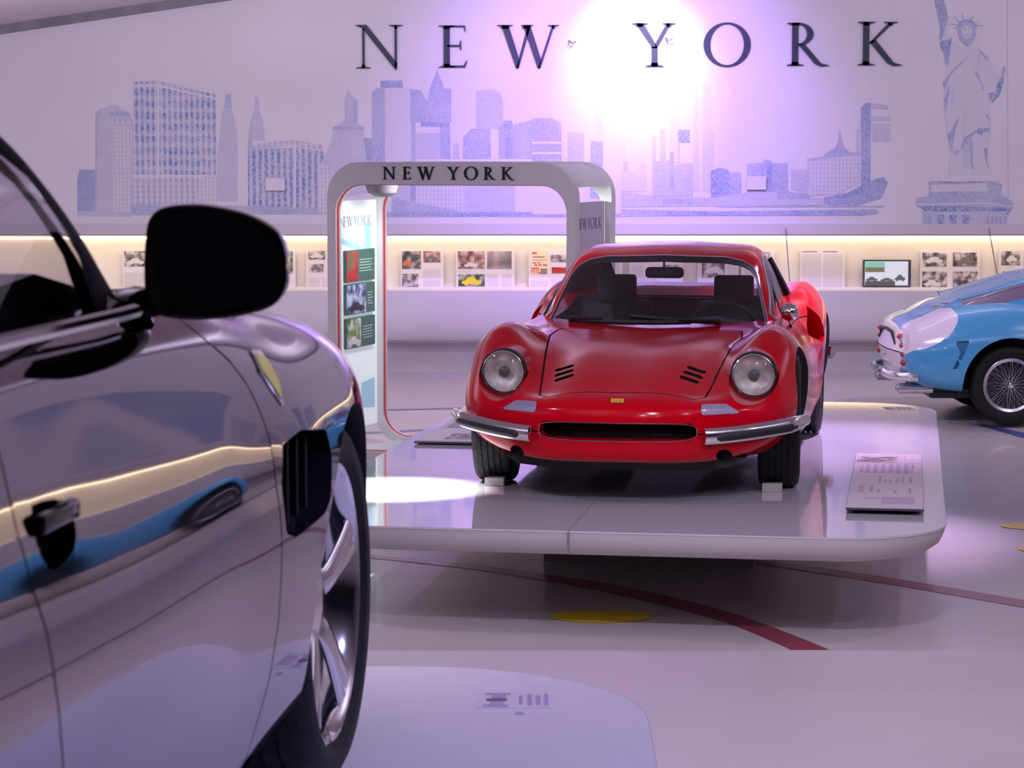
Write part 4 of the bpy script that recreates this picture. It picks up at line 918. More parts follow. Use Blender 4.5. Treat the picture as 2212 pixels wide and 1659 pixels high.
def red_car():
    POD = 0.5
    ox = at_z(1376, 1043, POD)
    YAW = math.radians(9.3)
    car = thing('red_sports_coupe', 'glossy red vintage coupe with round headlights facing the camera on a white podium', 'car', (ox.x, ox.y, POD + .002), -YAW)
    ST = [
     (-.900, .42, [(0.000,.340),(0.300,.340),(0.550,.342),(0.660,.343),(0.640,.345),(0.550,.346),(0.420,.346),(0.220,.346),(0.000,.346)]),
     (-.893, .42, [(0.000,.285),(0.320,.285),(0.580,.300),(0.700,.338),(0.680,.380),(0.580,.398),(0.440,.405),(0.230,.408),(0.000,.408)]),
     (-.875, .42, [(0.000,.235),(0.360,.238),(0.620,.275),(0.719,.345),(0.704,.410),(0.620,.445),(0.460,.455),(0.240,.460),(0.000,.460)]),
     (-.82, .41, [(0.000,.205),(0.420,.210),(0.650,.262),(0.758,.355),(0.748,.445),(0.650,.505),(0.480,.488),(0.250,.492),(0.000,.495)]),
     (-.70, .37, [(0.000,.195),(0.460,.200),(0.670,.250),(0.791,.375),(0.777,.500),(0.660,.590),(0.485,.518),(0.260,.520),(0.000,.522)]),
     (-.55, .31, [(0.000,.190),(0.480,.190),(0.690,.235),(0.809,.400),(0.791,.560),(0.655,.668),(0.480,.560),(0.260,.560),(0.000,.560)]),
     (-.35, .22, [(0.000,.180),(0.500,.180),(0.695,.22),(0.820,.430),(0.799,.625),(0.655,.735),(0.475,.612),(0.260,.608),(0.000,.605)]),
     (-.15, .13, [(0.000,.175),(0.500,.175),(0.714,.20),(0.823,.445),(0.801,.660),(0.650,.778),(0.475,.655),(0.260,.648),(0.000,.642)]),
     (.08, .05, [(0.000,.17),(0.500,.17),(0.724,.19),(0.823,.46),(0.799,.670),(0.650,.788),(0.485,.690),(0.270,.680),(0.000,.672)]),
     (.35, .01, [(0.000,.165),(0.500,.165),(0.741,.18),(0.824,.46),(0.795,.655),(0.665,.765),(0.530,.712),(0.290,.705),(0.000,.700)]),
     (.65, 0, [(0.000,.16),(0.500,.16),(0.757,.17),(0.824,.45),(0.792,.630),(0.690,.735),(0.560,.728),(0.300,.728),(0.000,.728)]),
     (1.0, 0, [(0,.16),(.50,.16),(.77,.16),(.826,.43),(.792,.610),(.700,.725),(.60,.740),(.30,.740),(0,.740)]),
     (1.5, 0, [(0,.16),(.50,.16),(.775,.16),(.828,.43),(.790,.610),(.700,.735),(.60,.755),(.30,.755),(0,.755)]),
     (1.85, 0, [(0,.16),(.50,.16),(.78,.17),(.842,.44),(.825,.665),(.715,.785),(.61,.785),(.30,.780),(0,.780)]),
     (2.1, 0, [(0,.165),(.50,.165),(.79,.18),(.852,.46),(.838,.70),(.725,.848),(.60,.820),(.30,.800),(0,.795)]),
     (2.38, 0, [(0,.17),(.50,.17),(.79,.19),(.858,.47),(.842,.715),(.725,.872),(.58,.848),(.30,.850),(0,.852)]),
     (2.75, -.02, [(0,.19),(.50,.19),(.77,.22),(.848,.47),(.828,.70),(.71,.850),(.56,.845),(.30,.846),(0,.848)]),
     (3.05, -.06, [(0,.24),(.50,.24),(.73,.27),(.82,.47),(.80,.67),(.69,.79),(.54,.795),(.30,.785),(0,.782)]),
     (3.30, -.10, [(0,.32),(.48,.32),(.68,.34),(.77,.48),(.76,.63),(.66,.725),(.52,.735),(.30,.735),(0,.735)]),
     (3.36, -.12, [(0,.52),(.45,.52),(.62,.52),(.72,.53),(.70,.55),(.62,.56),(.50,.56),(.28,.56),(0,.56)]),
    ]
    us = np.concatenate([np.linspace(-.900, -.875, 7)[:-1], np.linspace(-.875, -.80, 8)[:-1], np.linspace(-.80, 0.7, 62)[:-1], np.linspace(.7, 3.3, 84)[:-1], np.linspace(3.3, 3.36, 5)])
    S = Surf.loft(ST, us, step=.022)
    S.N = None
    F = S.F
    X = lambda P: P[:, 0]
    # wheel arches
    arches = [(0.0, .362), (2.34, .372)]
    arch_all = []
    for (ay, r) in arches:
        f = lambda P, ay=ay, r=r: np.maximum(np.hypot(P[:, 1] - ay, P[:, 2] - .325) - r, .50 + .22 * np.clip((P[:, 2] - .48) / .1, 0, 1) - np.abs(P[:, 0]))
        a, F = S.split(F, f); arch_all += a
    # cabin opening
    fc = lambda P: np.maximum(np.maximum(np.abs(P[:, 0]) - .575, np.maximum(.80 + .28 * (np.abs(P[:, 0]) / .6) ** 2 - P[:, 1], P[:, 1] - 2.06)), .6 - P[:, 2])
    cab, F = S.split(F, fc)
    # grille mouth
    fg = lambda P: np.maximum(poly_sdf(np.stack([np.abs(P[:, 0]), P[:, 2]], 1), [(-.5, .332), (.335, .334), (.345, .345), (.345, .362), (.335, .372), (-.5, .374)], .022), P[:, 1] + .55)
    grl, F = S.split(F, fg)
    # headlamp wells (front projection circles)
    HX, HZ, HR = .600, .583, .118
    wells = []
    for sx in (-1, 1):
        fh = lambda P, sx=sx: np.maximum(np.hypot(P[:, 0] - sx * HX, (P[:, 2] - HZ)) - HR, P[:, 1] + .16)
        w, F = S.split(F, fh); wells.append(w)
    # brake duct holes in the chin
    ducts = []
    for sx in (-1, 1):
        fd = lambda P, sx=sx: np.maximum(np.hypot(P[:, 0] - sx * .485, (P[:, 2] - .232)) - .036, P[:, 1] + .4)
        w, F = S.split(F, fd); ducts += w
    # side air scoops in the doors
    scoops = []
    for sx in (-1, 1):
        fs = lambda P, sx=sx: np.maximum(poly_sdf(P[:, 1:3], [(1.50, .635), (1.86, .76), (1.93, .70), (1.95, .60), (1.86, .565)], .006), .55 - sx * P[:, 0])
        w, F = S.split(F, fs); scoops.append(w)
    # front luggage lid with a gap round it
    lid = [(-.335, -.70), (.335, -.70), (.37, -.655), (.47, .36), (.455, .56), (.0, .54), (-.455, .56), (-.47, .36), (-.37, -.655)]
    fl = lambda P: np.maximum(poly_sdf(P[:, :2], lid, .02), .42 - P[:, 2])
    g = .0045
    lidF, rest = S.split(F, lambda P: fl(P) + g)
    gapF, F = S.split(rest, lambda P: fl(P) - g)
    # vent slots in the lid
    slots = []
    for sx in (-1, 1):
        for k in range(3):
            cy = -.32 - .078 * k; cx = sx * (.320 - .010 * k)
            fv = lambda P, cx=cx, cy=cy, sx=sx: poly_sdf(P[:, :2], [(cx - .035, cy - .010), (cx + .035, cy - .010), (cx + .035, cy + .014), (cx - .035, cy + .014)], .011)
            w, lidF = S.split(lidF, fv); slots.append(w)
    # indicators
    inds = []
    for sx in (-1, 1):
        fi = lambda P, sx=sx: np.maximum(poly_sdf(np.stack([sx * P[:, 0], P[:, 2]], 1), [(.388, .434), (.388, .470), (.49, .470), (.545, .436)], .005), P[:, 1] + .3)
        w, F = S.split(F, fi); inds.append(w)
    # painted upper body, dark belly
    belly, F = S.split(F, lambda P: np.maximum(P[:, 2] - (.208 + .02 * np.clip(P[:, 1], 0, 1)), -1 + 0 * P[:, 0]))
    # door seams
    doors = []
    seamF = []; seams = []
    for sx in (-1, 1):
        dp = [(.62, .30), (.60, .60), (.72, .70), (1.72, .70), (1.78, .45), (1.70, .24), (.70, .24)]
        fd = lambda P, sx=sx, dp=dp: np.maximum(poly_sdf(P[:, 1:3], dp, .02), .55 - sx * P[:, 0])
        dI, rest = S.split(F, lambda P: fd(P) + .003)
        dG, F = S.split(rest, lambda P: fd(P) - .003)
        doors.append(dI); seamF += dG; seams.append(dG)
    allF = F + arch_all + cab + grl + sum(wells, []) + ducts + sum(scoops, []) + lidF + gapF + sum(slots, []) + sum(inds, []) + belly + sum(doors, []) + seamF
    S.normals(allF)
    S.build('body', F, M_RED, car)
    S.build('luggage_lid', lidF, M_RED, car)
    S.build('lid_gap', gapF, M_GAP, car, off=-.006)
    S.build('underbody', belly, M_DARKMETAL, car)
    for d in doors: S.build('door', d, M_RED, car)
    for w in seams: S.build('door_gap', w, M_GAP, car, off=-.005)
    for w in slots: S.build('vent_slot', w, M_GAP, car, off=-.012)
    for w in inds: S.build('indicator', w, M_INDIC, car, off=.003)
    keep = F + lidF + gapF + belly + sum(doors, []) + seamF
    # arch liners
    for ay, r in arches:
        for sx in (-1, 1):
            fb = S.flange(keep, lambda p: p[0] * sx > .5 and abs(math.hypot(p[1] - ay, p[2] - .325) - r) < .004, lambda p, n: (sx * .50, p[1], p[2]))
            if fb.F: fb.build('arch_liner', M_DARKMETAL, car, smooth=True)
            MB().prism([(ay + .345 * math.cos(t), max(.17, .33 + .345 * math.sin(t))) for t in np.linspace(-.42, math.pi + .42, 30)], 0, sx * .49, sx * .50).build('arch_liner', M_DARKMETAL, car)
    # grille recess
    fb = S.flange(keep + sum(inds, []), lambda p: p[1] < -.55 and abs(p[0]) < .375 and .30 < p[2] < .40 and abs(fg(np.array([p]))[0]) < .003, lambda p, n: (p[0] * .97, p[1] + .10, .352 + (p[2] - .352) * .9))
    fb.build('grille_surround', M_RED, car, smooth=True)
    gm = MB()
    for k in range(17):
        z = .314 + .0047 * k
        gm.tube([(x, -.815 + .42 * (abs(x) / .84) ** 2.2, z) for x in np.linspace(-.36, .36, 25)], .0012, n=4)
    for k in range(60):
        x = -.355 + .71 * k / 59
        gm.tube([(x, -.813 + .42 * (abs(x) / .84) ** 2.2, .31), (x, -.813 + .42 * (abs(x) / .84) ** 2.2, .396)], .0012, n=4)
    go = gm.build('grille_mesh', M_BLACK, car)
    pts = [(x, -.70 + .42 * (abs(x) / .84) ** 2.2) for x in np.linspace(-.40, .40, 17)]
    V = [(x, y, .27) for x, y in pts] + [(x, y, .43) for x, y in pts]
    MB().add(V, [(i, i + 1, 18 + i, 17 + i) for i in range(16)]).build('grille_backing', M_GAP, car)
    fr = []
    for k in range(72):
        t = 2 * math.pi * k / 72; c, s_ = math.cos(t), math.sin(t)
        x = .368 * math.copysign(abs(c) ** .35, c); z = .353 + .042 * math.copysign(abs(s_) ** .55, s_)
        fr.append((x, -.897 + .42 * (abs(x) / .84) ** 2.2 + .0, z))
    MB().tube(fr, .0035, n=6, closed=True).build('grille_rim', M_ALLOY, car, smooth=True)
    for sx in (-1, 1):
        MB().lathe([(-.80, .001), (-.80, .030), (-.79, .034), (-.74, .028)], n=24, axis='y', c=(sx * .185, .03, .355)).build('fog_lamp', M_DARKMETAL, car, smooth=True)
    for sx in (-1, 1):
        fb = S.flange(keep, lambda p: p[1] < -.4 and abs(math.hypot(p[0] - sx * .485, p[2] - .232) - .036) < .003, lambda p, n: (p[0], p[1] + .12, p[2]))
        if fb.F: fb.build('brake_duct', M_GAP, car, smooth=True)
        MB().lathe([(0, .037), (0, .001)], n=20, axis='y', c=(sx * .485, -.62, .232)).build('brake_duct', M_GAP, car)
    # headlamp units
    for sx in (-1, 1):
        LY = -.43
        fb = S.flange(keep, lambda p: p[1] < -.02 and abs(math.hypot(p[0] - sx * HX, p[2] - HZ) - HR) < .004, lambda p, n: (sx * HX + (p[0] - sx * HX) * .93, LY + .03, HZ + (p[2] - HZ) * .93))
        fb.build('headlamp_bucket', M_RED, car, smooth=True)
        hl = MB().lathe([(LY + .035, .001), (LY + .033, .06), (LY + .012, .088), (LY - .002, .096)], n=48, axis='y', c=(sx * HX, 0, HZ)).build('headlamp', mat('headlamp_reflector', (.78, .78, .74), rough=.45, metal=.35, noise=.30, nscale=22), car, smooth=True)
        MB().lathe([(LY + .03, .113), (LY + .004, .112), (LY - .010, .109), (LY - .008, .104)], n=48, axis='y', c=(sx * HX, 0, HZ)).build('bezel', M_BLACK, hl, smooth=True)
        MB().lathe([(LY + .002, .104), (LY - .010, .1025), (LY - .012, .099), (LY - .004, .095)], n=48, axis='y', c=(sx * HX, 0, HZ)).build('bezel', M_CHROME, hl, smooth=True)
        MB().lathe([(LY - .004, .097), (LY - .016, .075), (LY - .024, .04), (LY - .027, .001)], n=48, axis='y', c=(sx * HX, 0, HZ)).build('lens', M_LENS, hl, smooth=True)
        MB().lathe([(LY + .03, .026), (LY + .012, .026), (LY + .004, .016), (LY + .002, .001)], n=24, axis='y', c=(sx * HX, 0, HZ)).build('bulb_cap', mat('bulb_cap_grey', (.14, .14, .15), rough=.4), hl, smooth=True)
    # scoop interiors
    for sx, w in zip((-1, 1), scoops):
        fb = S.flange(keep, lambda p: p[0] * sx > .5 and 1.45 < p[1] < 2.0 and abs(max(poly_sdf(np.array([[p[1], p[2]]]), [(1.50, .635), (1.86, .76), (1.93, .70), (1.95, .60), (1.86, .565)], .006)[0], -9)) < .003,
                      lambda p, n: (sx * (.70 - .05 * (p[1] - 1.5)), p[1] + .06, p[2] * .9 + .062))
        fb.build('side_scoop', M_RED, car, smooth=True)
        q = [(1.50, .62), (2.03, .77), (2.05, .56)]
        MB().add([(sx * .695, a, b) for a, b in q], [(0, 1, 2)]).build('side_scoop', M_GAP, car)
    # quarter bumpers
    for sx in (-1, 1):
        path = []; rad = []
        for k in range(26):
            t = k / 25; x = .400 + .450 * t
            y = -.925 + .445 * (x / .84) ** 2.3 + (.10 * max(0, t - .85) / .15)
            path.append((sx * x, y, .335 + .035 * t ** 1.5)); rad.append(1.0 if t < .8 else 1.0 - .35 * ((t - .8) / .2) ** 2)
        b = MB().tube(path, rad, n=14, flat=(.030, .040, (0, 0, 1))).build('bumper', M_CHROME, car, smooth=True)
        p2 = [(x + sx * .006, y - .024, z - .006) for x, y, z in path[3:24]]
        MB().tube(p2, [.6] + [1.0] * (len(p2) - 2) + [.6], n=10, flat=(.014, .020, (0, 0, 1))).build('rubber_strip', M_BLACK, b, smooth=True)
        pr = [(sx * (.42 + .44 * k / 12), 3.40 - .02 - .20 * ((.42 + .44 * k / 12) / .84) ** 2.5, .40) for k in range(13)]
        MB().tube(pr, 1.0, n=10, flat=(.03, .04, (0, 0, 1))).build('bumper', M_CHROME, car, smooth=True)
    # badge
    bv = BVHTree.FromPolygons(S.V, allF)
    def surf(x, z=None, y=None):
        if z is not None: h = bv.ray_cast(Vector((x, -3, z)), Vector((0, 1, 0)))
        else: h = bv.ray_cast(Vector((x, y, 2)), Vector((0, 0, -1)))
        return h[0], h[1]
    p, n = surf(0, y=-.835)
    M4 = Matrix.Translation(p + Vector((0, 0, .002))) @ Matrix.Rotation(math.radians(52), 4, 'X')
    bd = MB().box((-.034, -.013, -.003), (.034, .013, .004), .002).xf(M4).build('badge', M_DARKMETAL, car)
    MB().box((-.030, -.010, .003), (.030, .010, .0055)).xf(M4).build('badge_face', M_YELLOW, bd)
    gl = MB()   # the four-letter word on the badge
    def st(a, b, w=.0016):
        gl.tube([M4 @ Vector((a[0], a[1], .006)), M4 @ Vector((b[0], b[1], .006))], w / 2, n=4)
    for a, b in [((-.022, -.006), (-.022, .006)), ((-.022, .006), (-.012, .003)), ((-.012, .003), (-.012, -.003)), ((-.012, -.003), (-.022, -.006)), ((-.007, -.006), (-.007, .001)),
                 ((-.002, -.006), (-.002, .001)), ((-.002, .001), (.005, .001)), ((.005, .001), (.005, -.006)), ((.010, -.006), (.010, .001)), ((.010, .001), (.018, .001)), ((.018, .001), (.018, -.006)), ((.018, -.006), (.010, -.006))]: st(a, b)
    gl.build('badge_lettering', M_BLACK, bd)
    # ---------------- cabin (greenhouse)
    def gs(u, k, wb, zb, w, h, rim=.03):
        return (u, k, [(wb, zb), ((wb + w) / 2 + .012, (zb + h - rim) / 2), (w + .004, h - rim), (w * .915, h - rim * .42 - .003), (w * .69, h - .013 * min(1, rim / .03)), (w * .36, h - .002), (0, h + .003)])
    GS = [gs(.635, .36, .625, .690, .615, .716, .004), gs(.72, .345, .630, .695, .598, .768, .012), gs(.86, .32, .640, .70, .575, .850, .022), gs(1.0, .29, .645, .705, .555, .928, .030),
          gs(1.14, .26, .650, .71, .535, .995, .034), gs(1.27, .22, .655, .715, .522, 1.052, .042), gs(1.40, .16, .66, .72, .514, 1.090, .050), gs(1.58, .07, .665, .725, .508, 1.117, .058), gs(1.80, .0, .665, .73, .503, 1.130, .062),
          gs(2.0, 0, .66, .75, .495, 1.122, .062), gs(2.2, 0, .65, .78, .485, 1.085, .05), gs(2.4, 0, .63, .80, .475, 1.02, .05), gs(2.62, 0, .60, .80, .47, .925, .04), gs(2.85, 0, .57, .79, .46, .815, .02)]
    gu = np.linspace(.635, 2.85, 110)
    G = Surf.loft(GS, gu, step=.02, ref=.62, p=2.0, closed=False)
    A = np.array(G.V)
    F = G.F
    # rear tunnel between the buttresses removed; upright rear window set in it
    tun, F = G.split(F, lambda P: np.maximum(np.abs(P[:, 0]) - .44 + .02 * (P[:, 1] - 2.1), 2.10 - P[:, 1]))
    wp = [(-.566, .722), (-.492, .955), (-.466, .992), (-.415, 1.022), (-.32, 1.041), (0, 1.052), (.32, 1.041), (.415, 1.022), (.466, .992), (.492, .955), (.566, .722)]
    fw = lambda P: np.maximum(poly_sdf(P[:, [0, 2]], wp, .018), P[:, 1] - 1.62)
    ws, rest = G.split(F, lambda P: fw(P) + .012 + .022 * np.clip((P[:, 2] - .95) / .1, 0, 1))
    rub, rest = G.split(rest, lambda P: fw(P) + .001)
    chr_, F = G.split(rest, lambda P: fw(P) - .005)
    sidew = []; sfr = []; sfl = []
    sp = [(1.07, .765), (1.47, 1.005), (1.60, 1.045), (1.90, 1.045), (2.00, .99), (2.04, .80), (1.98, .775)]
    for sx in (-1, 1):
        fs = lambda P, sx=sx: np.maximum(poly_sdf(P[:, 1:3], sp, .012), .30 - sx * P[:, 0])
        a, rest = G.split(F, lambda P: fs(P) + .004)
        b, F = G.split(rest, lambda P: fs(P) - .007)
        sidew.append(a); sfr += b; sfl.append(b)
    G.normals(F + tun + ws + rub + chr_ + sum(sidew, []) + sfr)
    roof = G.build('roof', F, M_RED, car)
    G.build('windscreen', ws, M_GLASS, car)
    G.build('windscreen_seal', rub, M_BLACK, car, off=.001)
    G.build('windscreen_trim', chr_, M_CHROME, car, off=.003)
    for w in sidew: G.build('side_window', w, M_GLASS, car)
    for w in sfl: G.build('side_window_trim', w, M_CHROME, car, off=.002)
    # inner lining follows the shell just inside
    G.build('headlining', F, M_TRIM, car, off=-.012)
    # window posts of the side glass
    for sx in (-1, 1):
        MB().tube([(sx * .655, 1.22, .735), (sx * .60, 1.36, .86), (sx * .548, 1.50, .985)], .007, n=6).build('quarter_light_post', M_BLACK, car, smooth=True)
        MB().tube([(sx * .662, 2.05, .77), (sx * .60, 2.03, .90), (sx * .53, 2.02, 1.03)], .016, n=6).build('quarter_light_post', M_BLACK, car, smooth=True)
        # sail panel behind the door glass
    # rear window and engine deck
    V = []; n_ = 15
    for zz in (.80, 1.06):
        for k in range(n_):
            x = -.44 + .88 * k / (n_ - 1); V.append((x, 2.12 + .06 * (1 - (x / .44) ** 2) - (0.05 if zz > 1 else 0), zz + (.03 if zz > 1 else 0)))
    MB().add(V, [(k, k + 1, n_ + k + 1, n_ + k) for k in range(n_ - 1)]).build('rear_window', M_GLASS, car, smooth=True)
    # ---------------- interior
    MB().box((-.60, 1.0, .17), (.60, 2.1, .20)).build('cabin_floor', M_TRIM, car)
    MB().box((-.60, 2.07, .17), (.60, 2.11, .81)).build('bulkhead', M_TRIM, car)
    MB().box((-.50, 2.02, .785), (.50, 2.13, .80), .005).build('parcel_shelf', M_TRIM, car)
    for sx in (-1, 1):
        MB().box((sx * .60 - .03, .95, .2), (sx * .60 + .03, 2.05, .69), .01).build('door_card', M_TRIM, car)
        st_ = MB()
        st_.box((sx * .34 - .21, 1.40, .20), (sx * .34 + .21, 1.88, .36), .05)
        V0 = len(st_.V)
        b2 = MB().box((-.215, -.06, 0), (.215, .06, .50), .045).xf(Matrix.Translation((sx * .34, 1.86, .30)) @ Matrix.Rotation(math.radians(-14), 4, 'X'))
        st_.add(b2.V, b2.F)
        so = st_.build('seat', M_TRIM, car, smooth=True)
        MB().box((-.112, -.035, 0), (.112, .035, .16), .02).xf(Matrix.Translation((sx * .335, 1.93, .775))).build('headrest', M_TRIM, so, smooth=True)
    dash = []
    pts = [(-.58, 1.06), (.58, 1.06), (.58, 1.28), (-.58, 1.28)]
    db = MB()
    db.prism([(-.58, .55), (.58, .55), (.58, .685), (.52, .70), (.45, .722), (.32, .748), (.18, .742), (.06, .712), (-.05, .70), (-.55, .695), (-.58, .685)], 1, 1.0, 1.22)
    db.build('dashboard', mat('dash_suede', lin((58, 54, 74)), rough=.6), car)
    MB().tube([(.32 + .185 * math.cos(t), 1.34 - .06 * math.sin(t), .655 + .165 * math.sin(t)) for t in np.linspace(0, 2 * math.pi, 40)[:-1]], .013, n=8, closed=True).build('steering_wheel', M_BLACK, car, smooth=True)
    sw = MB()
    for t in (math.radians(20), math.radians(160), math.radians(270)):
        sw.tube([(.32, 1.32, .65), (.32 + .18 * math.cos(t), 1.34 - .06 * math.sin(t), .655 + .16 * math.sin(t))], .012, n=6)
    sw.build('steering_spokes', M_ALLOY, car)
    rm = MB().box((-.105, -.012, -.030), (.105, .012, .030), .022).xf(Matrix.Translation((-.005, 1.36, .975))).build('rear_view_mirror', M_BLACK, car, smooth=True)
    MB().tube([(-.005, 1.345, 1.0), (-.005, 1.33, 1.045)], .006, n=6).build('mirror_stem', M_BLACK, rm)
    # wipers
    gb = BVHTree.FromPolygons(G.V, G.F)
    def onws(x, z, o=.012):
        h = gb.ray_cast(Vector((x, -1, z)), Vector((0, 1, 0)))
        return (h[0] + Vector((0, -o, o * .7))) if h[0] is not None else Vector((x, 1.0, z))
    for (a, b, c, d) in (((-.465, .712), (-.27, .745), (-.455, .735), (.20, .742)), ((.345, .712), (.14, .745), (.345, .738), (-.12, .768))):
        w = MB().tube([onws(*a, .006), onws(a[0] * .97, a[1] + .025, .03), onws(*b, .026)], [.018, .014, .009], n=6).build('wiper', M_BLACK, car, smooth=True)
        n_ = 10
        MB().tube([onws(c[0] + (d[0] - c[0]) * k / n_, c[1] + (d[1] - c[1]) * k / n_, .014) for k in range(n_ + 1)], 1.0, n=6, flat=(.008, .014, (0, 0, 1))).build('wiper_blade', M_BLACK, w)
    # round door mirror (image right)
    md = MB().lathe([(-.035, .001), (-.033, .018), (-.018, .040), (.0, .048), (.006, .048), (.008, .044)], n=32, axis='y', c=(.700, .92, .795)).build('door_mirror', M_CHROME, car, smooth=True)
    MB().tube([(.70, .92, .755), (.703, .925, .735), (.708, .93, .712)], [.008, .006, .014], n=8).build('mirror_stem', M_CHROME, md, smooth=True)
    MB().lathe([(.008, .044), (.008, .001)], n=24, axis='y', c=(.700, .92, .795)).build('mirror_glass', mat('mirror_silver', (.5, .5, .52), rough=.02, metal=1.0), md)
    # wheels
    for sx in (-1, 1):
        wheel(car, sx * .700, 0.0, .325, .205, .19, sx, M_ALLOY, 'cast', steer=math.radians(3))
        wheel(car, sx * .720, 2.34, .325, .215, .19, sx, M_ALLOY, 'cast')
    MB().tube([(-.62, 0, .3), (.62, 0, .3)], .03, n=8).build('axle', M_DARKMETAL, car)
    MB().prism([(-.58, .215), (.58, .215), (.50, .165), (.30, .145), (-.30, .145), (-.50, .165)], 1, -.62, .45).build('skid_panel', M_DARKMETAL, car)
    # little blocks against the front tyres
    cr = Matrix.Rotation(-YAW, 4, 'Z'); base = Matrix.Translation((ox.x, ox.y, POD)) @ cr
    for sx, lb in ((-1, 'small cream wheel block under the front tyre near the kiosk side'), (1, 'small cream wheel block under the front tyre nearer the slanted info board')):
        pw = base @ Vector((sx * .68, -.20, 0))
        t = thing('wheel_block', lb, 'wheel chock', pw, -YAW, 'cream wheel blocks at the red coupe')
        MB().box((-.048, -.03, 0), (.048, .03, .042), .003).build('block', mat('cream_block', lin((172, 168, 160)), rough=.5), t)
    return car
RED = red_car()
# ================================================================ dark mirror-finished sports car in the foreground
M_CHBODY = mat('polished_grey_paint', (.34, .31, .37), rough=.03, metal=1.0, noise=.01)
M_BLKGLOSS = mat('gloss_black', (.006, .006, .010), rough=.10, coat=.15, spec=.4)
M_PILLAR = mat('satin_black', (.004, .004, .007), rough=.5, spec=.01)
M_SMOKE = glass_mat('side_glass', (.86, .85, .90), ior=1.35)
M_TEAL = mat('dash_teal', (.010, .028, .036), rough=.35, coat=.3)
M_POLISH = mat('polished_wheel', (.72, .72, .78), rough=.10, metal=1.0)
def dark_car():
    BZ = .968
    TH = math.pi - math.radians(6.6)
    car = thing('dark_sports_car', 'dark mirror-finished sports car cut off by the left edge with a black door mirror', 'car', (-1.217, 4.557, BZ), TH)
    MW = Matrix.Translation((-1.217, 4.557, BZ)) @ Matrix.Rotation(TH, 4, 'Z'); MI = MW.inverted()
    ST = [
     (-.990, .38, [(0,.40),(.35,.40),(.58,.40),(.70,.405),(.69,.41),(.60,.415),(.48,.415),(.28,.415),(0,.415)]),
     (-.950, .38, [(0,.24),(.38,.24),(.64,.26),(.78,.36),(.77,.47),(.68,.53),(.54,.55),(.30,.56),(0,.56)]),
     (-.80, .33, [(0,.18),(.43,.18),(.74,.20),(.855,.37),(.845,.53),(.765,.63),(.61,.66),(.34,.65),(0,.64)]),
     (-.50, .20, [(0,.15),(.50,.15),(.82,.18),(.905,.39),(.908,.61),(.855,.775),(.71,.825),(.38,.74),(0,.72)]),
     (-.05, .08, [(0,.15),(.50,.15),(.87,.18),(.940,.42),(.943,.65),(.889,.815),(.77,.885),(.42,.85),(0,.815)]),
     (.40, 0, [(0,.15),(.50,.15),(.868,.19),(.932,.43),(.945,.66),(.895,.820),(.80,.905),(.45,.905),(0,.885)]),
     (.90, 0, [(0,.15),(.50,.15),(.862,.18),(.914,.43),(.922,.64),(.880,.850),(.82,.935),(.45,.93),(0,.92)]),
     (1.50, 0, [(0,.15),(.50,.15),(.860,.18),(.910,.43),(.918,.62),(.878,.850),(.835,.938),(.45,.95),(0,.95)]),
     (2.10, 0, [(0,.15),(.50,.15),(.862,.18),(.920,.43),(.930,.63),(.888,.860),(.842,.945),(.45,.96),(0,.96)]),
     (2.60, 0, [(0,.16),(.50,.16),(.885,.19),(.925,.44),(.955,.71),(.905,.890),(.80,.965),(.44,.96),(0,.96)]),
     (3.00, 0, [(0,.17),(.50,.17),(.890,.21),(.950,.45),(.970,.71),(.905,.900),(.77,.965),(.42,.96),(0,.96)]),
     (3.50, -.05, [(0,.20),(.50,.20),(.84,.25),(.91,.46),(.93,.70),(.86,.870),(.73,.930),(.40,.94),(0,.94)]),
     (3.88, -.14, [(0,.30),(.48,.30),(.76,.33),(.84,.48),(.85,.67),(.77,.790),(.65,.830),(.36,.84),(0,.84)]),
     (3.95, -.16, [(0,.55),(.45,.55),(.70,.55),(.78,.56),(.77,.57),(.70,.58),(.60,.58),(.34,.58),(0,.58)]),
    ]
    us = np.concatenate([np.linspace(-.99, -.95, 7)[:-1], np.linspace(-.95, 2.6, 200)[:-1], np.linspace(2.6, 3.88, 40)[:-1], np.linspace(3.88, 3.95, 6)])
    S = Surf.loft(ST, us, step=.018, ref=.84, p=2.2, interp=nat_cubic if False else pchip)
    # iron the profile so reflections run smoothly along the flank
    A = np.array(S.V).reshape(len(us), -1, 3)
    for _ in range(14):
        A[8:-8] = A[8:-8] * .5 + .25 * (A[7:-9] + A[9:-7])
    S.V = [tuple(v) for v in A.reshape(-1, 3)]
    F = S.F
    bv = BVHTree.FromPolygons(S.V, S.F)
    O = MI @ cam.location
    def hit(px, py, tree=bv):
        d = (MI.to_3x3() @ ray(px, py)).normalized()
        h = tree.ray_cast(O, d); return h[0]
    def yz(pts):
        out = []
        for p in pts:
            h = hit(*p)
            if h is not None: out.append((h.y, h.z))
        return out
    arch_all = []
    for ay, r in ((0, .372), (3.0, .38)):
        a, F = S.split(F, lambda P: np.maximum(np.hypot(P[:, 1] - ay, P[:, 2] - .34) - r, .60 - np.abs(P[:, 0]))); arch_all += a
    cab, F = S.split(F, lambda P: np.maximum(np.maximum(np.abs(P[:, 0]) - .72, np.maximum(.78 + .30 * (np.abs(P[:, 0]) / .7) ** 2 - P[:, 1], P[:, 1] - 3.0)), .6 - P[:, 2]))
    # fender vent behind the wheel (outline in side projection)
    vp = [(.565, .50), (.575, .66), (.545, .735), (.49, .765), (.425, .785), (.415, .70), (.42, .60), (.445, .56), (.515, .49)]
    pv = yz([(612, 965), (650, 934), (704, 932), (716, 985), (714, 1075), (702, 1105), (640, 1156), (620, 1148), (609, 1053)])
    if len(pv) >= 7: vp = pv
    vents = []
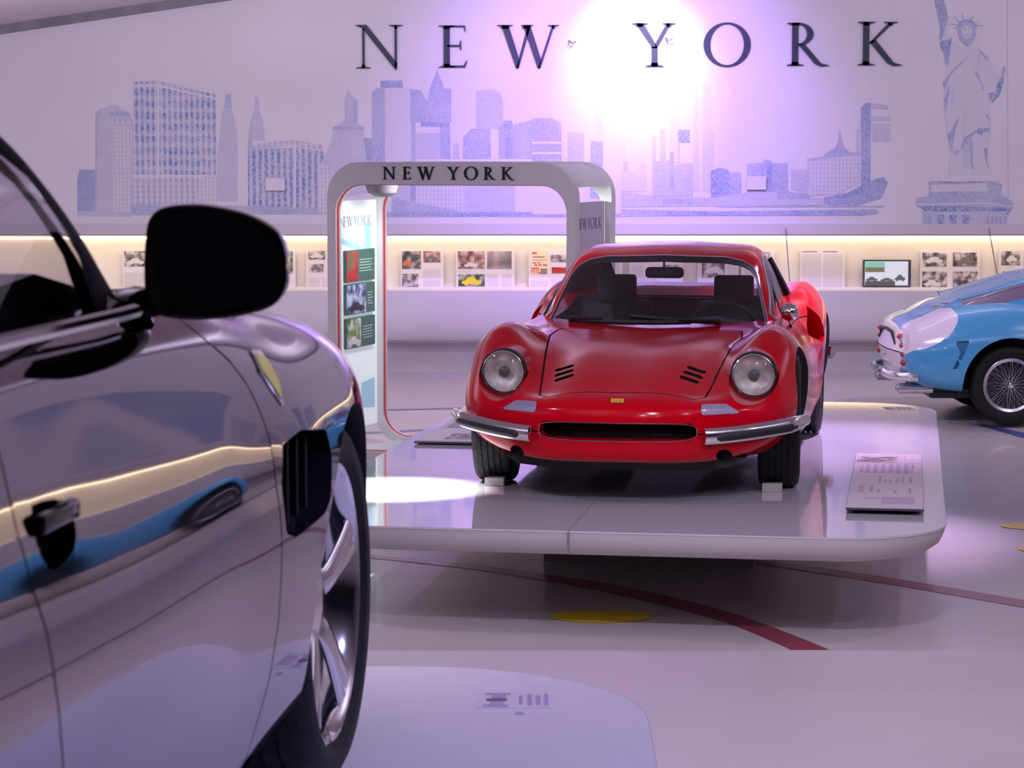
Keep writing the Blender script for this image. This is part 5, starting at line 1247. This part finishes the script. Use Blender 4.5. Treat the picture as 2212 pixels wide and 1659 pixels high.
    for sx in (-1, 1):
        w, F = S.split(F, lambda P, sx=sx: np.maximum(poly_sdf(P[:, 1:3], vp, .004), .7 - sx * P[:, 0])); vents.append(w)
    # door handle recess
    hp = yz([(66, 1097), (92, 1086), (122, 1081), (157, 1108), (165, 1150), (160, 1185), (143, 1208), (112, 1232), (84, 1195), (72, 1140)])
    hands = []
    for sx in (-1, 1):
        w, F = S.split(F, lambda P, sx=sx: np.maximum(poly_sdf(P[:, 1:3], hp, .002), .7 - sx * P[:, 0])); hands.append(w)
    # shut lines
    s1 = yz([(402, 702), (434, 727), (495, 779), (535, 833), (560, 885), (580, 940), (597, 1053), (605, 1110), (609, 1168), (607, 1260), (602, 1341), (583, 1462), (555, 1560), (520, 1659)])
    s2 = yz([(34, 1139), (58, 1221), (77, 1293), (101, 1366), (120, 1486), (132, 1600), (137, 1659)])
    if len(s1) > 4: s1 = [(s1[0][0], s1[0][1] + .05)] + s1 + [(s1[-1][0], .155)]
    if len(s2) > 3: s2 = [(s2[0][0], .93)] + s2 + [(s2[-1][0], .155)]
    gaps = []; doors = []
    dp = s1 + s2[::-1]
    for sx in (-1, 1):
        fd = lambda P, sx=sx: np.maximum(poly_sdf(P[:, 1:3], dp, 0), .62 - sx * P[:, 0])
        w, rest = S.split(F, lambda P: fd(P) + .0028); doors.append(w)
        w, F = S.split(rest, lambda P: fd(P) - .0028); gaps.append(w)
    # headlamps sweeping over the fender
    lamps = []
    hl = [(-.36, .66), (-.42, .78), (-.62, .72), (-.86, .60), (-.80, .54), (-.55, .58)]
    for sx in (-1, 1):
        w, F = S.split(F, lambda P, sx=sx: np.maximum(poly_sdf(P[:, 1:3], hl, .012), .60 - sx * P[:, 0])); lamps.append(w)
    S.normals(F + arch_all + cab + sum(vents + hands + gaps + doors + lamps, []))
    S.build('body', F, M_CHBODY, car)
    for w in doors: S.build('door', w, M_CHBODY, car)
    for w in gaps: S.build('shut_line', w, M_GAP, car, off=-.006)
    for w in vents: S.build('fender_vent', w, M_GAP, car, off=-.06)
    for w in hands: S.build('handle_recess', w, M_BLKGLOSS, car, off=-.03)
    for w in lamps: S.build('headlamp', w, M_BLKGLOSS, car, off=-.003)
    keep = F + sum(gaps + doors + lamps, [])
    for sx in (-1, 1):
        fb = S.flange(keep, lambda p: p[0] * sx > .7 and abs(poly_sdf(np.array([[p[1], p[2]]]), vp, .004)[0]) < .002, lambda p, n: (p[0] - sx * .065, p[1], p[2]))
        if fb.F: fb.build('vent_surround', M_BLKGLOSS, car, smooth=True)
        fb = S.flange(keep, lambda p: p[0] * sx > .7 and abs(poly_sdf(np.array([[p[1], p[2]]]), hp, .002)[0]) < .002, lambda p, n: (p[0] - sx * .035, p[1], p[2]))
        if fb.F: fb.build('handle_edge', M_BLKGLOSS, car, smooth=True)
        ym, zm = np.mean([p[0] for p in hp]), np.mean([p[1] for p in hp])
        MB().box((sx * .905 - .008, ym - .07, zm + .005), (sx * .905 + .008, ym + .07, zm + .03), .006).build('door_handle', M_BLKGLOSS, car, smooth=True)
        ys = [p[0] for p in vp]
        y0, y1 = min(ys), max(ys)
        for k in range(4):
            yy = y0 + (y1 - y0) * (k + .9) / 4.8
            zs = [z for z in np.linspace(.4, .9, 101) if poly_sdf(np.array([[yy, z]]), vp)[0] < -.006]
            if not zs: continue
            b2 = MB().box((-.012, -.002, zs[0]), (.012, .002, zs[-1])).xf(Matrix.Translation((sx * .905, yy, 0)) @ Matrix.Rotation(sx * .5, 4, 'Z'))
            b2.build('vent_slat', M_BLACK, car)
    # liners
    for ay, r in ((0, .372), (3.0, .38)):
        for sx in (-1, 1):
            fb = S.flange(keep, lambda p: p[0] * sx > .6 and abs(math.hypot(p[1] - ay, p[2] - .34) - r) < .004, lambda p, n: (sx * .60, p[1], p[2]))
            if fb.F: fb.build('arch_liner', M_DARKMETAL, car, smooth=True)
    # shield emblem on the fender
    sh = [hit(*p) for p in ((538, 757), (556, 757), (582, 790), (602, 830), (609, 878), (592, 852), (560, 805))]
    if all(h is not None for h in sh):
        nn = bv.find_nearest(sh[3])[1]
        if nn.x > 0: nn = -nn if (sh[3].x < 0) else nn
        def plate(k, off, m, name, par):
            c = sum(sh, Vector()) / len(sh); V = [c + (p - c) * k + nn * off for p in sh]; V2 = [v - nn * .003 for v in V]; n = len(V)
            return MB().add(V + V2, [tuple(range(n)), tuple(range(n, 2 * n))[::-1]] + [(i, (i + 1) % n, n + (i + 1) % n, n + i) for i in range(n)]).build(name, m, par)
        e = plate(1.0, .004, M_CHROME, 'fender_emblem', car); plate(.8, .0055, mat('emblem_yellow', lin((220, 205, 70)), rough=.3, coat=.4), 'emblem_face', e)
    # cabin
    def gs(u, k, wb, zb, w, h, rim=.04):
        return (u, k, [(wb, zb), ((wb + w) / 2 + .014, (zb + h - rim) / 2), (w + .006, h - rim), (w * .93, h - rim * .42), (w * .72, h - .006), (w * .36, h), (0, h + .004)])
    GS = [gs(.48, .33, .735, .89, .73, .905, .004), gs(.67, .31, .79, .915, .750, 1.00, .02), gs(.86, .29, .815, .925, .745, 1.12, .035), gs(1.10, .26, .815, .925, .730, 1.225, .04), gs(1.36, .20, .815, .925, .70, 1.295, .045),
          gs(1.68, .11, .815, .93, .665, 1.328, .05), gs(2.0, .04, .81, .935, .648, 1.355, .055), gs(2.35, 0, .81, .94, .635, 1.355, .055), gs(2.7, 0, .80, .94, .62, 1.33, .055), gs(3.1, 0, .76, .94, .58, 1.24, .05), gs(3.5, 0, .70, .93, .52, 1.09, .04), gs(3.8, 0, .62, .90, .48, .95, .02)]
    G = Surf.loft(GS, np.linspace(.48, 3.8, 128), step=.022, ref=.72, p=2.0, closed=False)
    GF = G.F
    wp = [(-.735, .945), (-.70, 1.16), (-.63, 1.265), (-.50, 1.30), (0, 1.315), (.50, 1.30), (.63, 1.265), (.70, 1.16), (.735, .945), (0, .945)]
    ws, GF = G.split(GF, lambda P: np.maximum(poly_sdf(P[:, [0, 2]], wp, .01), P[:, 1] - .28 * (P[:, 0] / .72) ** 2 - (.57 + (P[:, 2] - .9) * 2.3)))
    sp = [(1.225, .966), (1.26, 1.05), (1.38, 1.135), (1.60, 1.215), (1.85, 1.25), (2.15, 1.268), (2.60, 1.26), (2.95, 1.18), (3.05, 1.00), (2.9, .968), (2.0, .960)]
    sw = []
    for sx in (-1, 1):
        w, GF = G.split(GF, lambda P, sx=sx: np.maximum(poly_sdf(P[:, 1:3], sp, .006), .40 - sx * P[:, 0])); sw.append(w)
    rw, GF = G.split(GF, lambda P: np.maximum(np.abs(P[:, 0]) - .50, np.maximum(3.0 - P[:, 1], 1.0 - P[:, 2])))
    G.normals(GF + ws + rw + sum(sw, []))
    G.build('roof', GF, M_PILLAR, car)
    G.build('windscreen', ws, M_SMOKE, car)
    for w in sw: G.build('side_window', w, M_SMOKE, car)
    G.build('rear_window', rw, M_SMOKE, car)
    G.build('headlining', GF, M_TRIM, car, off=-.02)
    for sx in (-1, 1):
        MB().tube([(sx * (.845 if y > 1.2 else .845 - (1.2 - y) * .12), y, .952 + .004 * y) for y in np.linspace(1.16, 3.0, 20)], 1.0, n=8, flat=(.012, .010, (0, 0, 1))).build('window_sill_trim', M_POLISH, car, smooth=True)
        MB().add([(sx * .80, 1.0, .95), (sx * .80, 1.20, .955), (sx * .785, 1.19, 1.0), (sx * .79, 1.10, .97)], [(0, 1, 2, 3)]).build('mirror_triangle', M_BLKGLOSS, car)
    # interior
    MB().prism([(.95, .50), (.95, .93), (1.05, .985), (1.22, 1.01), (1.38, 1.0), (1.50, .95), (1.52, .88), (1.50, .50)], 0, -.72, .72).build('dashboard', M_TEAL, car)
    bino = MB().prism([(.18, .90), (.56, .90), (.54, .985), (.46, 1.02), (.28, 1.02), (.20, .985)], 1, 1.30, 1.56)
    bino.build('instrument_hood', M_TEAL, car)
    MB().tube([(.37 + .185 * math.cos(t), 1.72 - .06 * math.sin(t), .90 + .165 * math.sin(t)) for t in np.linspace(0, 2 * math.pi, 41)[:-1]], .015, n=8, closed=True).build('steering_wheel', M_BLKGLOSS, car, smooth=True)
    MB().box((-.72, .95, .25), (.72, 3.0, .28)).build('cabin_floor', M_TRIM, car)
    for sx in (-1, 1):
        MB().box((sx * .76 - .03, 1.0, .28), (sx * .76 + .03, 3.0, .93), .01).build('door_card', M_TRIM, car)
        st_ = MB().box((sx * .37 - .24, 1.75, .30), (sx * .37 + .24, 2.28, .48), .06)
        b2 = MB().box((-.24, -.07, 0), (.24, .07, .62), .06).xf(Matrix.Translation((sx * .37, 2.26, .42)) @ Matrix.Rotation(math.radians(-18), 4, 'X')); st_.add(b2.V, b2.F)
        so = st_.build('seat', M_TRIM, car, smooth=True)
        MB().box((-.12, -.045, 0), (.12, .045, .17), .04).xf(Matrix.Translation((sx * .37, 2.45, 1.0))).build('headrest', M_TRIM, so, smooth=True)
    MB().tube([(-.20, 1.30, 1.235), (-.05, 1.34, 1.22), (.0, 1.36, 1.24)], .004, n=6).build('mirror_cable', M_BLACK, car)
    # door mirror (surveyed outline, real depth)
    mo = [(318, 511.5), (322, 480), (336, 457), (358, 446), (395, 441), (434, 441), (470, 446), (506, 453.6), (545, 467), (579, 486), (600, 503), (611, 524), (618, 555), (620, 590), (618, 615), (611, 634), (598, 653), (579, 667), (545, 678), (506, 686), (470, 690), (434, 692), (395, 690), (362, 685), (340, 679), (326, 668), (318, 640), (315, 600), (315, 550)]
    gi = [(343, 508), (345, 478), (353, 461), (370, 455), (400, 453), (434, 454), (480, 461), (520, 472), (558, 492), (577, 513), (587, 545), (590, 580), (588, 612), (578, 638), (558, 652), (524, 664), (480, 672), (434, 676), (405, 673), (380, 664), (364, 648), (352, 620), (346, 570)]
    def face(pts, k, dy, dx=0.0, dz=0.0):
        cx = sum(p[0] for p in pts) / len(pts); cy = sum(p[1] for p in pts) / len(pts); out = []
        for p in pts:
            w = at_y(p[0], p[1], 3.42)
            c = at_y(cx, cy, 3.42)
            q = c + (w - c) * k
            # glass plane turned a little toward the driver
            out.append(MI @ Vector((q.x + dx, q.y + dy + (q.x - c.x) * .18, q.z + dz)))
        return out
    mo = [tuple(p) for p in crom(mo, 2, closed=True)]; gi = [tuple(p) for p in crom(gi, 2, closed=True)]
    n = len(mo); rings = [face(mo, .93, -.004), face(mo, .985, -.006), face(mo, 1.0, .006), face(mo, 1.0, .03), face(mo, .95, .06, -.004), face(mo, .80, .09, -.012), face(mo, .50, .11, -.02), face(mo, .05, .115, -.02)]
    V = [v for r in rings for v in r]; Fm = [(i * n + k, i * n + (k + 1) % n, (i + 1) * n + (k + 1) % n, (i + 1) * n + k) for i in range(len(rings) - 1) for k in range(n)]
    mh = MB().add(V, Fm).build('door_mirror', M_BLKGLOSS, car, smooth=True)
    back = face(mo, .935, .004); MB().add(back, [tuple(range(n))]).build('mirror_well', M_BLACK, mh)
    g2 = face(gi, 1.0, -.003); n2 = len(g2); MB().add(g2, [tuple(range(n2))]).build('mirror_glass', mat('mirror_glass', (.30, .32, .34), rough=.01, metal=1.0), mh)
    p0 = MI @ at_y(322, 655, 3.46); p1 = MI @ at_y(268, 662, 3.52); pm = MI @ at_y(296, 652, 3.48)
    MB().tube([p0, pm, p1, p1 + Vector((.12, .02, -.01))], [1.0, 1.05, 1.2, 1.3], n=12, flat=(.040, .022, (0, 0, 1))).build('mirror_arm', M_BLKGLOSS, mh, smooth=True)
    # wheels
    for sx in (-1, 1):
        for yy in (0, 3.0):
            t = wheel(car, sx * .785, yy, .34, .245, .262, sx, M_POLISH, 'five', tread=120)
    for sx in (-1, 1):
        MB().lathe([(sx * .850, .028), (sx * .856, .022), (sx * .858, .001)], n=24, c=(0, 0, .34)).build('hub_cap', mat('hub_yellow', lin((222, 170, 40)), rough=.3, coat=.5), car)
    MB().tube([(-.7, 0, .34), (.7, 0, .34)], .04, n=8).build('axle', M_DARKMETAL, car)
    return car
DARK = dark_car()
# ================================================================ light blue coupe by the back wall
M_BLUE = mat('light_blue_paint', lin((78, 162, 212)), rough=.18, coat=.7)
M_WHITEP = mat('white_band_paint', lin((236, 222, 240)), rough=.2, coat=.6)
M_REDLENS = mat('red_lens', lin((190, 20, 10)), rough=.2, coat=.5)
M_WIRE = mat('wire_wheel_metal', (.70, .68, .74), rough=.22, metal=1.0)
def blue_car():
    sp = 5244 / 19.14
    ax = at_z(2175, 914, .03)
    L = 2.35
    car = thing('light_blue_coupe', 'light blue coupe with a white tail band and wire wheels near the back wall', 'car', (ax.x + L, ax.y + .63, .03), math.pi / 2)
    ST = [
     (-.86, .30, [(0,.42),(.25,.42),(.40,.42),(.52,.425),(.50,.43),(.42,.435),(.34,.435),(.2,.435),(0,.435)]),
     (-.83, .30, [(0,.30),(.30,.30),(.48,.32),(.60,.40),(.58,.48),(.50,.53),(.40,.55),(.20,.56),(0,.56)]),
     (-.60, .22, [(0,.22),(.40,.22),(.62,.26),(.72,.42),(.71,.58),(.62,.67),(.48,.66),(.25,.68),(0,.70)]),
     (0, .05, [(0,.18),(.45,.18),(.70,.24),(.78,.44),(.775,.64),(.68,.77),(.52,.76),(.25,.79),(0,.81)]),
     (.70, 0, [(0,.17),(.45,.17),(.72,.22),(.77,.44),(.765,.64),(.69,.78),(.55,.81),(.28,.85),(0,.87)]),
     (1.30, 0, [(0,.17),(.45,.17),(.74,.22),(.78,.44),(.77,.64),(.70,.79),(.58,.84),(.30,.86),(0,.87)]),
     (2.00, 0, [(0,.19),(.45,.19),(.75,.24),(.80,.46),(.80,.68),(.73,.84),(.60,.90),(.30,.92),(0,.93)]),
     (2.35, 0, [(0,.21),(.45,.21),(.755,.26),(.81,.48),(.805,.69),(.725,.86),(.60,.93),(.30,.95),(0,.955)]),
     (2.75, -.02, [(0,.25),(.45,.25),(.74,.285),(.795,.48),(.78,.67),(.70,.81),(.58,.89),(.30,.93),(0,.935)]),
     (3.02, -.06, [(0,.29),(.45,.29),(.70,.31),(.765,.47),(.75,.63),(.67,.74),(.55,.80),(.30,.82),(0,.83)]),
     (3.17, -.08, [(0,.35),(.42,.35),(.65,.37),(.72,.49),(.71,.61),(.64,.69),(.52,.735),(.28,.75),(0,.755)]),
     (3.225, -.09, [(0,.545),(.40,.545),(.60,.545),(.67,.548),(.66,.55),(.60,.552),(.50,.553),(.28,.553),(0,.553)]),
    ]
    us = np.concatenate([np.linspace(-.86, -.83, 5)[:-1], np.linspace(-.83, 3.17, 130)[:-1], np.linspace(3.17, 3.225, 8)])
    S = Surf.loft(ST, us, step=.03, ref=.78)
    F = S.F; arch_all = []
    for ay, r in ((0, .36), (2.35, .372)):
        a, F = S.split(F, lambda P: np.maximum(np.hypot(P[:, 1] - ay, P[:, 2] - .305) - r, .5 - np.abs(P[:, 0]))); arch_all += a
    bands = []
    bp = [(3.205, .50), (3.17, .545), (3.11, .585), (3.02, .60), (2.92, .645), (2.82, .72), (2.77, .80), (2.765, .845), (2.79, .88), (2.9, .87), (3.06, .81), (3.16, .74), (3.22, .66)]
    for sx in (-1, 1):
        w, F = S.split(F, lambda P, sx=sx: np.maximum(poly_sdf(P[:, 1:3], bp, .012), .45 - sx * P[:, 0])); bands.append(w)
    tailF, F = S.split(F, lambda P: np.maximum(3.165 - P[:, 1], np.abs(P[:, 0]) - .56))
    vt = [(2.785, .642), (2.685, .650), (2.78, .438), (2.80, .44), (2.74, .56)]
    vents = []
    for sx in (-1, 1):
        w, F = S.split(F, lambda P, sx=sx: np.maximum(poly_sdf(P[:, 1:3], vt, .006), .5 - sx * P[:, 0])); vents.append(w)
    cab, F = S.split(F, lambda P: np.maximum(np.maximum(np.abs(P[:, 0]) - .50, np.maximum(.8 - P[:, 1], P[:, 1] - 2.3)), .6 - P[:, 2]))
    S.normals(F + arch_all + cab + tailF + sum(bands + vents, []))
    S.build('body', F, M_BLUE, car); S.build('tail_panel', tailF, M_WHITEP, car)
    for w in bands: S.build('white_band', w, M_WHITEP, car)
    for w in vents: S.build('side_vent', w, mat('vent_blue', lin((40, 110, 150)), rough=.4), car, off=-.02)
    keep = F + tailF + sum(bands, [])
    for sx in (-1, 1):
        fb = S.flange(keep, lambda p: p[0] * sx > .5 and abs(poly_sdf(np.array([[p[1], p[2]]]), vt, .006)[0]) < .002, lambda p, n: (p[0] - sx * .025, p[1], p[2]))
        if fb.F: fb.build('vent_edge', M_BLUE, car)
        for ay, r in ((0, .36), (2.35, .372)):
            fb = S.flange(keep, lambda p: p[0] * sx > .5 and abs(math.hypot(p[1] - ay, p[2] - .305) - r) < .004, lambda p, n: (sx * .50, p[1], p[2]))
            if fb.F: fb.build('arch_liner', M_DARKMETAL, car)
            MB().prism([(ay + .40 * math.cos(t), max(.22, .305 + .40 * math.sin(t))) for t in np.linspace(-.2, math.pi + .2, 24)], 0, sx * .49, sx * .50).build('arch_liner', M_DARKMETAL, car)
    def gs(u, k, wb, zb, w, h, rim=.035):
        return (u, k, [(wb, zb), ((wb + w) / 2 + .014, (zb + h - rim) / 2), (w + .004, h - rim), (w * .92, h - rim * .4), (w * .7, h - .005), (w * .36, h), (0, h + .003)])
    GS = [gs(.62, .30, .58, .78, .57, .80, .004), gs(.80, .27, .62, .79, .56, .93, .02), gs(1.0, .22, .65, .79, .54, 1.07, .03), gs(1.2, .12, .66, .79, .52, 1.16, .035), gs(1.45, 0, .66, .80, .51, 1.195, .04), gs(1.8, 0, .66, .81, .50, 1.19, .04),
          gs(2.1, 0, .65, .83, .50, 1.150, .04), gs(2.4, 0, .63, .86, .49, 1.065, .035), gs(2.65, 0, .60, .86, .48, .985, .03), gs(2.85, 0, .56, .83, .47, .90, .02), gs(3.0, 0, .50, .78, .44, .83, .01)]
    G = Surf.loft(GS, np.linspace(.62, 3.0, 80), step=.025, ref=.6, p=2.0, closed=False); GF = G.F
    ws, GF = G.split(GF, lambda P: np.maximum(poly_sdf(P[:, [0, 2]], [(-.54, .83), (-.45, 1.12), (.45, 1.12), (.54, .83)], .01), P[:, 1] - 1.4))
    sw = []
    for sx in (-1, 1):
        for q in ([(.98, .85), (1.18, 1.05), (1.35, 1.13), (1.75, 1.13), (1.82, .86)], [(1.92, .90), (1.86, 1.13), (2.10, 1.10), (2.40, 1.02), (2.70, .935), (2.66, .90), (2.55, .895), (2.2, .98), (2.05, .95)]):
            w, GF = G.split(GF, lambda P, sx=sx, q=q: np.maximum(poly_sdf(P[:, 1:3], q, .004), .3 - sx * P[:, 0])); sw.append(w)
    G.normals(GF + ws + sum(sw, []))
    G.build('roof', GF, M_BLUE, car); G.build('windscreen', ws, M_GLASS, car)
    mg = mat('quarter_glass', (.22, .17, .26), rough=.06, coat=.8)
    for k, w in enumerate(sw): G.build('side_window', w, mg if k % 2 else M_GLASS, car)
    for sx in (-1, 1):
        MB().tube([(sx * .52, 2.10, 1.118), (sx * .515, 2.40, 1.035), (sx * .51, 2.70, .952)], .006, n=6).build('window_trim', M_CHROME, car)
        MB().lathe([(2.715 + 0, .001), (2.722, .012), (2.71, .016)], n=12, axis='y', c=(sx * .45, 0, .965)).build('tail_knob', M_CHROME, car)
    MB().box((-.58, .8, .2), (.58, 2.3, .23)).build('cabin_floor', M_TRIM, car)
    for sx in (-1, 1):
        st_ = MB().box((sx * .3 - .2, 1.3, .23), (sx * .3 + .2, 1.75, .40), .04); st_.box((sx * .3 - .2, 1.70, .35), (sx * .3 + .2, 1.82, .92), .04)
        st_.build('seat', mat('tan_leather', (.25, .12, .06), rough=.5), car, smooth=True)
    # fuel cap hinges and latch on the tail
    for (y, z) in ((2.83, .918), (2.90, .895)):
        MB().box((-.52, y - .03, z + .004), (-.50, y + .03, z + .018), .004).build('boot_hinge', M_CHROME, car)
    # tail lamps
    for sx in (-1, 1):
        MB().tube([(sx * .50, 3.16, .66), (sx * .56, 3.155, .60), (sx * .60, 3.14, .52), (sx * .60, 3.13, .45)], .022, n=8).build('lamp_cluster', M_CHROME, car, smooth=True)
        for (x, z) in ((.50, .665), (.565, .60), (.61, .535), (.61, .47)):
            MB().lathe([(3.15 - .01 * (x > .55), .026), (3.185 - .01 * (x > .55), .020), (3.20 - .01 * (x > .55), .001)], n=16, axis='y', c=(sx * x, 0, z)).build('tail_lamp', M_REDLENS, car, smooth=True)
    MB().tube([(-.40, 3.19, .60), (-.25, 3.20, .685), (0, 3.205, .70), (.25, 3.20, .685), (.40, 3.19, .60)], .012, n=8).build('tail_grille', M_BLACK, car)
    MB().lathe([(3.15, .02), (3.22, .02), (3.225, .001)], n=16, axis='y', c=(0, 0, .50)).build('boot_latch', M_CHROME, car)
    # bumper and exhausts
    for sx in (-1, 1):
        MB().tube([(sx * .20, 3.25, .36), (sx * .45, 3.24, .36), (sx * .62, 3.18, .36), (sx * .70, 3.05, .365)], 1.0, n=10, flat=(.022, .035, (0, 0, 1))).build('bumper', M_CHROME, car, smooth=True)
        MB().tube([(sx * .42, 3.2, .33), (sx * .42, 2.95, .315)], .014, n=8).build('bumper_bracket', M_CHROME, car)
        for dx in (0, .10):
            x = sx * (.50 + dx)
            MB().lathe([(3.19, .036), (3.20, .034), (3.195, .028), (2.95, .028), (2.93, .036), (3.19, .036)], n=20, axis='y', c=(x, 0, .265)).build('exhaust_tip', M_CHROME, car, smooth=True)
            MB().tube([(x, 2.95, .265), (x * .98, 2.2, .24)], .018, n=8).build('exhaust_pipe', M_DARKMETAL, car)
    MB().box((-.6, 2.1, .19), (.6, 2.95, .25), .02).build('underbody', M_DARKMETAL, car)
    MB().box((-.6, .35, .15), (.6, 2.0, .20), .02).build('underbody', M_DARKMETAL, car)
    # wire wheels
    def wire(x, y, s):
        T = Matrix.Translation((x, y, .305))
        mb = MB(); n = 56; W = .095
        mb.lathe([(-W * .8, .205), (-W, .24), (-W * .93, .29), (-W * .7, .303), (W * .7, .303), (W * .93, .29), (W, .24), (W * .8, .205)], n=n)
        ty = mb.xf(T).build('tyre', M_TYRE, car, smooth=True)
        MB().lathe([(s * W * .82, .212), (s * W * .86, .206), (s * W * .80, .185), (s * W * .55, .178), (-s * W * .7, .18)], n=56).xf(T).build('wheel_rim', M_WIRE, ty, smooth=True)
        sp_ = MB()
        for k in range(48):
            a = 2 * math.pi * k / 48; b = a + (.42 if k % 2 else -.42); hx = (.065 if k % 4 < 2 else .02) * s
            sp_.tube([(hx, .028 * math.cos(a), .028 * math.sin(a)), (s * W * .62, .181 * math.cos(b), .181 * math.sin(b))], .0022, n=4)
        o = sp_.xf(T).build('wire_spokes', M_WIRE, ty); o['kind'] = 'stuff'
        MB().lathe([(-.02 * s, .034), (s * .07, .030), (s * .095, .022), (s * .10, .001)], n=20).xf(T).build('hub_spinner', M_CHROME, ty, smooth=True)
        MB().lathe([(-s * .02, .178), (-s * .02, .001)], n=32).xf(T).build('brake_drum', M_DARKMETAL, ty)
    for sx in (-1, 1):
        wire(sx * .66, 2.35, sx); wire(sx * .66, 0, sx)
    return car
BLUE = blue_car()
